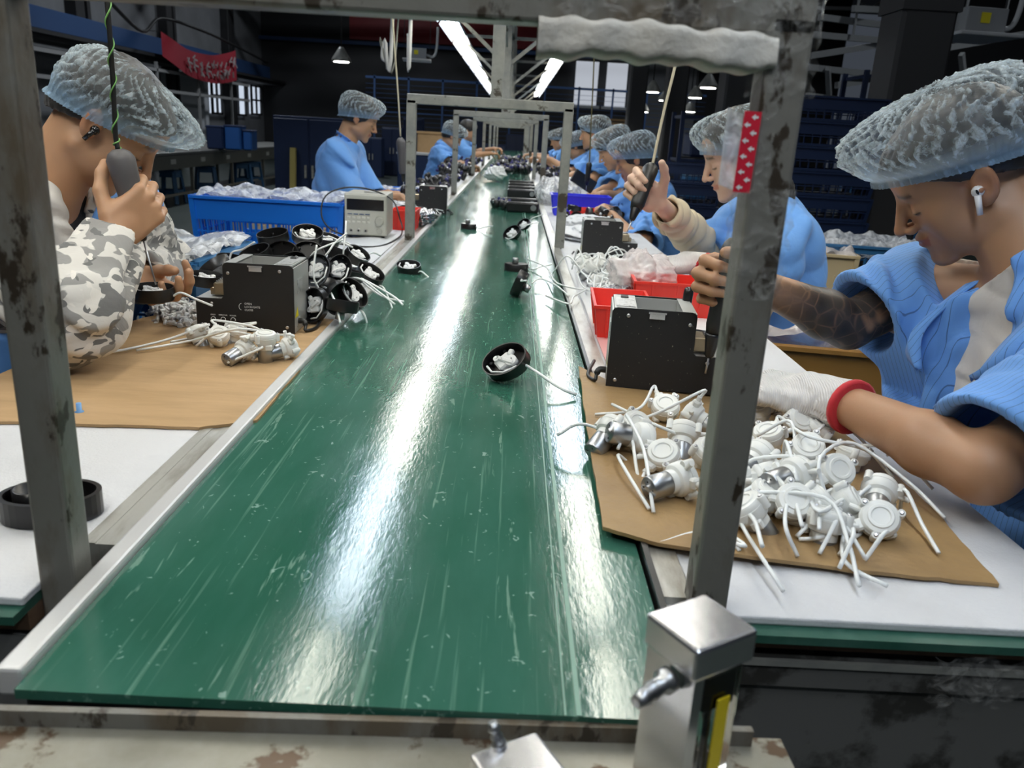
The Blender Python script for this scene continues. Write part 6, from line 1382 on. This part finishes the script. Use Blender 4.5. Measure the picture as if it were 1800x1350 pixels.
# ---------------------------------------------------------------- man on the left (camouflage sleeve)
def man_left():
    t = pthing('man in grey camouflage jacket with black earbud driving a screw at the left table')
    s = .95; o = np.array((-.752, 1.571, 1.178)); H = euler_head(12.7, 45, 1.4)
    J = jvec(N=(-.885, 1.545, 1.045), pel=(-.98, 1.46, .54), shL=(-.82, 1.745, .99), shR=(-.875, 1.345, .98), elR=D(130, 556, 1.22), wrR=D(220, 430, 1.44), elL=(-.775, 1.83, .86), wrL=D(226, 490, 1.56))
    f_ = _n((.60, .50, .62)); d_ = np.array((.62, -.78, .03)); d_ = _n(d_ - f_ * d_.dot(f_)); J['wrR'] = D(236, 372, YL - .005) - f_ * .060 + d_ * .026
    hR = dict(w=J['wrR'], f=f_, d=d_, side=-1, curl=(58, 88, 60), s=1.0, thumb=(.50, .80, .40), tcurl=22)
    hL = dict(w=J['wrL'], f=(.85, -.28, -.25), d=(-.1, .35, -.9), side=1, s=.98, thumb=(.85, -.1, .55), tcurl=20, curls=((40, 45, 25), (30, 40, 25), (28, 40, 25), (30, 45, 25)))
    skin_body(t, J, o, H, s, SK['brown'], .0034, [hR, hL])
    garment(t, 'black_shirt', CL['blacktee'], J, s, .007, grow=.008, sleeve=(.4, .4), seed=8, fold=(.002, 40), neckr=.062, sleever=(.05, .05))
    def opened(F, N, pel, fa, la, sp, s_):
        for k in range(7): u = k / 10; F.ell(N * (1 - u) + pel * u + fa * .13, (.10, .040, .05), np.column_stack([fa, la, sp]), .012, sub=True)
    garment(t, 'camouflage_jacket', CL['camo'], J, s, .0045, grow=.024, sleeve=(1, 1), forearm=(.80, .84), seed=21, fold=(.006, 34), neckr=.082, sleever=(.058, .066), open_front=opened, sleeveopen=.03)
    def vest(F, N, pel, fa, la, sp, s_):
        opened(F, N, pel, fa, la, sp, s_)
    garment(t, 'blue_smock', CL['blue'], J, s, .007, grow=.040, sleeve=(.02, .02), seed=22, fold=(.005, 30), neckr=.10, sleever=(.06, .06), open_front=vest, sleeveopen=.0)
    N = J['N']; fa, la, sp = torso_axes(J['N'], J['pel'], J['shL'], J['shR'])
    F = Field(N - .22, N + .22, .0045)                            # white hood lying open round the neck
    for q in (-1, 1): F.path([N - fa * .09 + la * .03 * q + sp * .03, N - fa * .02 + la * .088 * q + sp * .045, N + fa * .075 + la * .080 * q - sp * .005, N + fa * .125 + la * .060 * q - sp * .10], [.020, .024, .022, .015], .02)
    F.fold(.003, 60, 9); F.mesh('hood_lining', CL['lining'], t, smooth=2)
    hairmesh(t, o, H, s, line=((.098, .046), (.012, .0), (-.10, -.088)), grow=.005)
    def B(a):
        c, q = math.cos(a), math.sin(a); return (.0 + .112 * c, .089 * q, .012 + .040 * c + .004 * q)
    fold_net(o, H, s, B, (-.01, 0, .120), lambda a: ((.215 if math.cos(a) > 0 else .165) * math.cos(a), .150 * math.sin(a), .122 + .01 * math.cos(a)), t, seed=6, wr=1.5)
    W = lambda p: o + H @ (np.array(p) * s); rt = -H[:, 1]
    e = W((.006, -.0825, -.014)); b = MB().ico(e, (.0085, .006, .0085), 0, H); b.tube([e + rt * .003, e + rt * .0035 + H @ np.array((-.002, 0, -.024))], [.0045, .004], 12); b.build('earbud', mat('earbud_black', (.01, .01, .01), .15, coat=.6), t)
    lower(t, J, s); stool('blue plastic stool under the man in the camouflage jacket', (J['pel'][0], J['pel'][1], -.03), .2)
    return t
man_left()
o = dup(cA, 'black oval pump housing held in the hand of the man on the left'); place(o, D(270, 526, 1.475), frameR((.02, -.12, .99), (1, .15, 0)), .95)
# ---------------------------------------------------------------- woman behind the post
def woman():
    t = pthing('woman in blue smock raising a black electric screwdriver, white glove on the other hand')
    s = .94; o = np.array((.612, 2.299, 1.176)); H = euler_head(176, 25, 0)
    J = jvec(N=(.715, 2.30, 1.035), pel=(.80, 2.28, .54), shL=(.72, 2.115, .985), shR=(.70, 2.47, .985), elR=D(1240, 440, 2.40), wrR=D(1152, 386, 2.16), elL=D(1318, 520, 1.99), wrL=D(1225, 458, 2.10))
    f_ = _n((-.80, -.05, .55)); d_ = np.array((.12, 1, .12)); d_ = _n(d_ - f_ * d_.dot(f_)); J['wrR'] = D(1131, 338, 2.03) - f_ * .058 + d_ * .026
    hR = dict(w=J['wrR'], f=f_, d=d_, side=-1, s=.94, thumb=(.50, .80, .45), tcurl=18, curls=((50, 70, 40), (62, 80, 50), (64, 82, 50), (64, 82, 50)))
    hL = dict(w=J['wrL'], f=(-.85, .15, -.20), d=(-.15, -.25, 1), side=1, curl=(35, 45, 30), s=.90, r=.9)
    skin_body(t, J, o, H, s, SK['fair'], .004, [hR, hL], female=True, fat=.95)
    garment(t, 'blue_smock', CL['blue'], J, s, .006, grow=.026, sleeve=(1, .98), seed=31, fold=(.0075, 26), neckr=.062, sleever=(.066, .064), neckup=.035, neckdir=o - J['N'])
    for nm, a, b, f0, f1 in (('sleeve_guard', 'elR', 'wrR', -.05, .86), ('sleeve_guard', 'elL', 'wrL', -.1, .45)):
        d = J[b] - J[a]; F = Field(np.minimum(J[a], J[b]) - .09, np.maximum(J[a], J[b]) + .09, .004); F.path([J[a] + d * f0, J[a] + d * .5 * f1, J[a] + d * f1], [.050, .046, .036], .01); F.fold(.005, 55, 7)
        F.cut(J[a] + d * f1 * 1.03, d); F.cone(J[a] + d * (f1 - .15), J[a] + d * (f1 + .15), .029, .030, .002, sub=True); F.mesh(nm, CL['cream'], t, smooth=1)
    G_ = Field(J['wrL'] - .16, J['wrL'] + .16, .0036); q = dict(hL); q['s'] = .93; q['r'] = 1.14; q['k'] = .006; hand(G_, **q); fd = _n(J['wrL'] - J['elL']); G_.cone(J['wrL'] - fd * .02, J['wrL'] + _n(hL['f']) * .03, .031, .028, .01); G_.cut(J['wrL'] - fd * .02, -fd); G_.mesh('glove', CL['glove'], t, smooth=1)
    cuff(t, 'glove_cuff', J['wrL'] - fd * .020, fd, .0315, .008, CL['redcuff'])
    x, y, _ = basis(fd); c = J['wrL'] - fd * .055
    MB().tube([c + .0325 * (x * math.cos(a) + y * math.sin(a)) + fd * .004 * math.sin(a) for a in np.linspace(0, 2 * PI, 40)], .0024, 8, cap=False).build('bracelet', mat('gold', (.75, .50, .12), .2, metal=1), t)
    hairmesh(t, o, H, s, line=((.092, .055), (.040, -.0), (.012, -.06), (-.11, -.13)), grow=.010)
    F = Field(o + np.array((-.05, -.15, -.42)), o + np.array((.25, .15, .10)), .005); F.path([o + H @ np.array((-.09, .02, -.03)), o + np.array((.125, -.02, -.10)), o + np.array((.145, -.03, -.22)), o + np.array((.13, -.04, -.34))], [.030, .030, .026, .010], .02); F.fold(.002, 120, 3); F.mesh('ponytail', CL['hair'], t)
    std_net(o, H, s, t, seed=9, front=(.102, .050), back=(-.115, -.045), top=(-.02, .128), fx=.16, bx=-.19, cy=.155)
    lower(t, J, s); stool('blue plastic stool under the woman', (J['pel'][0], J['pel'][1], -.03), .2)
woman()
# ---------------------------------------------------------------- the others
def worker(label, o, yaw, pitch, N, pel, shL, shR, elL, elR, wrL, wrR, s=.94, res=.006, skin='brown', net=True, sleeve=(.92, .92), hair_line=None, seed=1, stand=False, fat=1.0, handsf=None, group=None, seat=None):
    t = pthing(label); o = np.array(o, float); H = euler_head(yaw, pitch, 0)
    J = jvec(N=N, pel=pel, shL=shL, shR=shR, elL=elL, elR=elR, wrL=wrL, wrR=wrR); hs = []
    for sd, e, w in ((1, 'elL', 'wrL'), (-1, 'elR', 'wrR')):
        f = _n(J[w] - J[e]); 
        hs.append(dict(w=J[w], f=f + np.array((0, 0, -.15)), d=(0, 0, 1) if not handsf else handsf, side=sd, curl=(45, 50, 30), s=.9))
    skin_body(t, J, o, H, s, SK[skin], res, hs, fat=fat)
    garment(t, 'work_smock', CL['blue'], J, s, max(.007, res * 1.2), grow=.028, sleeve=sleeve, seed=seed, fold=(.008, 24), neckr=.064, sleever=(.080, .080), neckup=.045, neckdir=o - J['N'])
    hairmesh(t, o, H, s, res=max(.004, res * .8), line=hair_line or ((.096, .050), (.020, -.01), (-.10, -.085)), grow=.010)
    if net: std_net(o, H, s, t, seed=seed)
    lower(t, J, s, stand)
    if seat: stool(seat, (pel[0], pel[1], -.03 if pel[2] < .6 else .03), .2)
    return t
Y2 = 4.55
worker('young man in blue smock bending over the left table behind the power supply', (-.865, 4.70, 1.228), 4, 24, (-.955, 4.68, 1.085), (-1.02, 4.65, .60), (-.95, 4.87, 1.03), (-.955, 4.49, 1.03), D(655, 352, 4.75), D(622, 352, 4.42), D(682, 340, 4.62), D(680, 343, 4.42), skin='brown', seed=41, seat='blue plastic stool under the young man in blue',
       hair_line=((.078, .066), (.030, -.025), (.0, -.03), (-.10, -.10)))
worker('girl in blue smock with bowed head, nearest beyond the woman with the driver', (.615, 4.33, 1.103), 175, 27, (.71, 4.32, .975), (.80, 4.30, .52), (.72, 4.13, .93), (.71, 4.50, .93), D(1128, 438, 3.62), D(1085, 380, 4.5), D(1075, 378, 3.85), D(1062, 366, 4.1), seed=42, seat='blue plastic stool under the girl with bowed head', hair_line=((.078, .070), (.045, -.0), (.03, -.06), (-.11, -.13)))
worker('worker in blue smock holding a black phone, second beyond the woman', (.60, 5.15, 1.135), 178, 32, (.69, 5.15, 1.01), (.78, 5.12, .54), (.71, 4.97, .97), (.70, 5.32, .97), D(1098, 350, 4.85), D(1070, 335, 5.1), D(1062, 341, 4.7), D(1050, 338, 5.0), seed=43, res=.007, seat='blue plastic stool under the worker with the phone')
t = thing('phone', 'black phone held up by a worker on the right', 'phone', tuple(D(1026, 319, 4.72)), rotz(.3) @ roty(.5)); soft(MB().box((0, 0, 0), (.15, .012, .075)).build('body', M['black'], t), .004)
worker('standing man in blue smock seen from behind beyond the right table', (.60, 6.55, 1.225), 165, 10, (.66, 6.52, 1.085), (.74, 6.5, .68), (.70, 6.34, 1.035), (.66, 6.70, 1.035), (.60, 6.25, .90), (.52, 6.72, .90), (.42, 6.3, .86), (.38, 6.6, .86), seed=44, res=.008, stand=True, s=.97)
worker('far worker in blue smock on the left side leaning over black parts', (-.62, 8.35, 1.13), 5, 35, (-.70, 8.35, 1.02), (-.80, 8.3, .55), (-.72, 8.55, .97), (-.72, 8.15, .97), (-.60, 8.6, .86), (-.62, 8.05, .88), (-.45, 8.45, .86), (-.42, 8.2, .87), seed=45, res=.010, seat='stool under the far worker on the left')
worker('far black haired worker without a net on the left side', (-.56, 9.9, 1.19), 5, 15, (-.62, 9.9, 1.06), (-.70, 9.9, .56), (-.64, 10.1, 1.01), (-.64, 9.7, 1.01), (-.48, 10.1, .94), (-.48, 9.7, .92), (-.25, 10.0, 1.0), (-.28, 9.75, .95), seed=46, res=.011, net=False, seat='stool under the far black haired worker')
worker('far worker in blue smock on the right side reaching toward the belt', (.56, 7.9, 1.10), 175, 35, (.63, 7.9, .99), (.72, 7.9, .55), (.64, 7.72, .95), (.63, 8.08, .95), (.52, 7.6, .88), (.45, 8.1, .90), (.33, 7.75, .98), (.25, 8.0, .98), seed=47, res=.010, seat='stool under the far worker on the right')
worker('farthest worker in blue smock on the right side', (.52, 10.3, 1.14), 178, 25, (.60, 10.3, 1.02), (.68, 10.3, .55), (.62, 10.12, .98), (.62, 10.48, .98), (.45, 10.1, .90), (.42, 10.5, .92), (.22, 10.15, .95), (.2, 10.4, .95), seed=48, res=.012, seat='stool under the farthest worker')
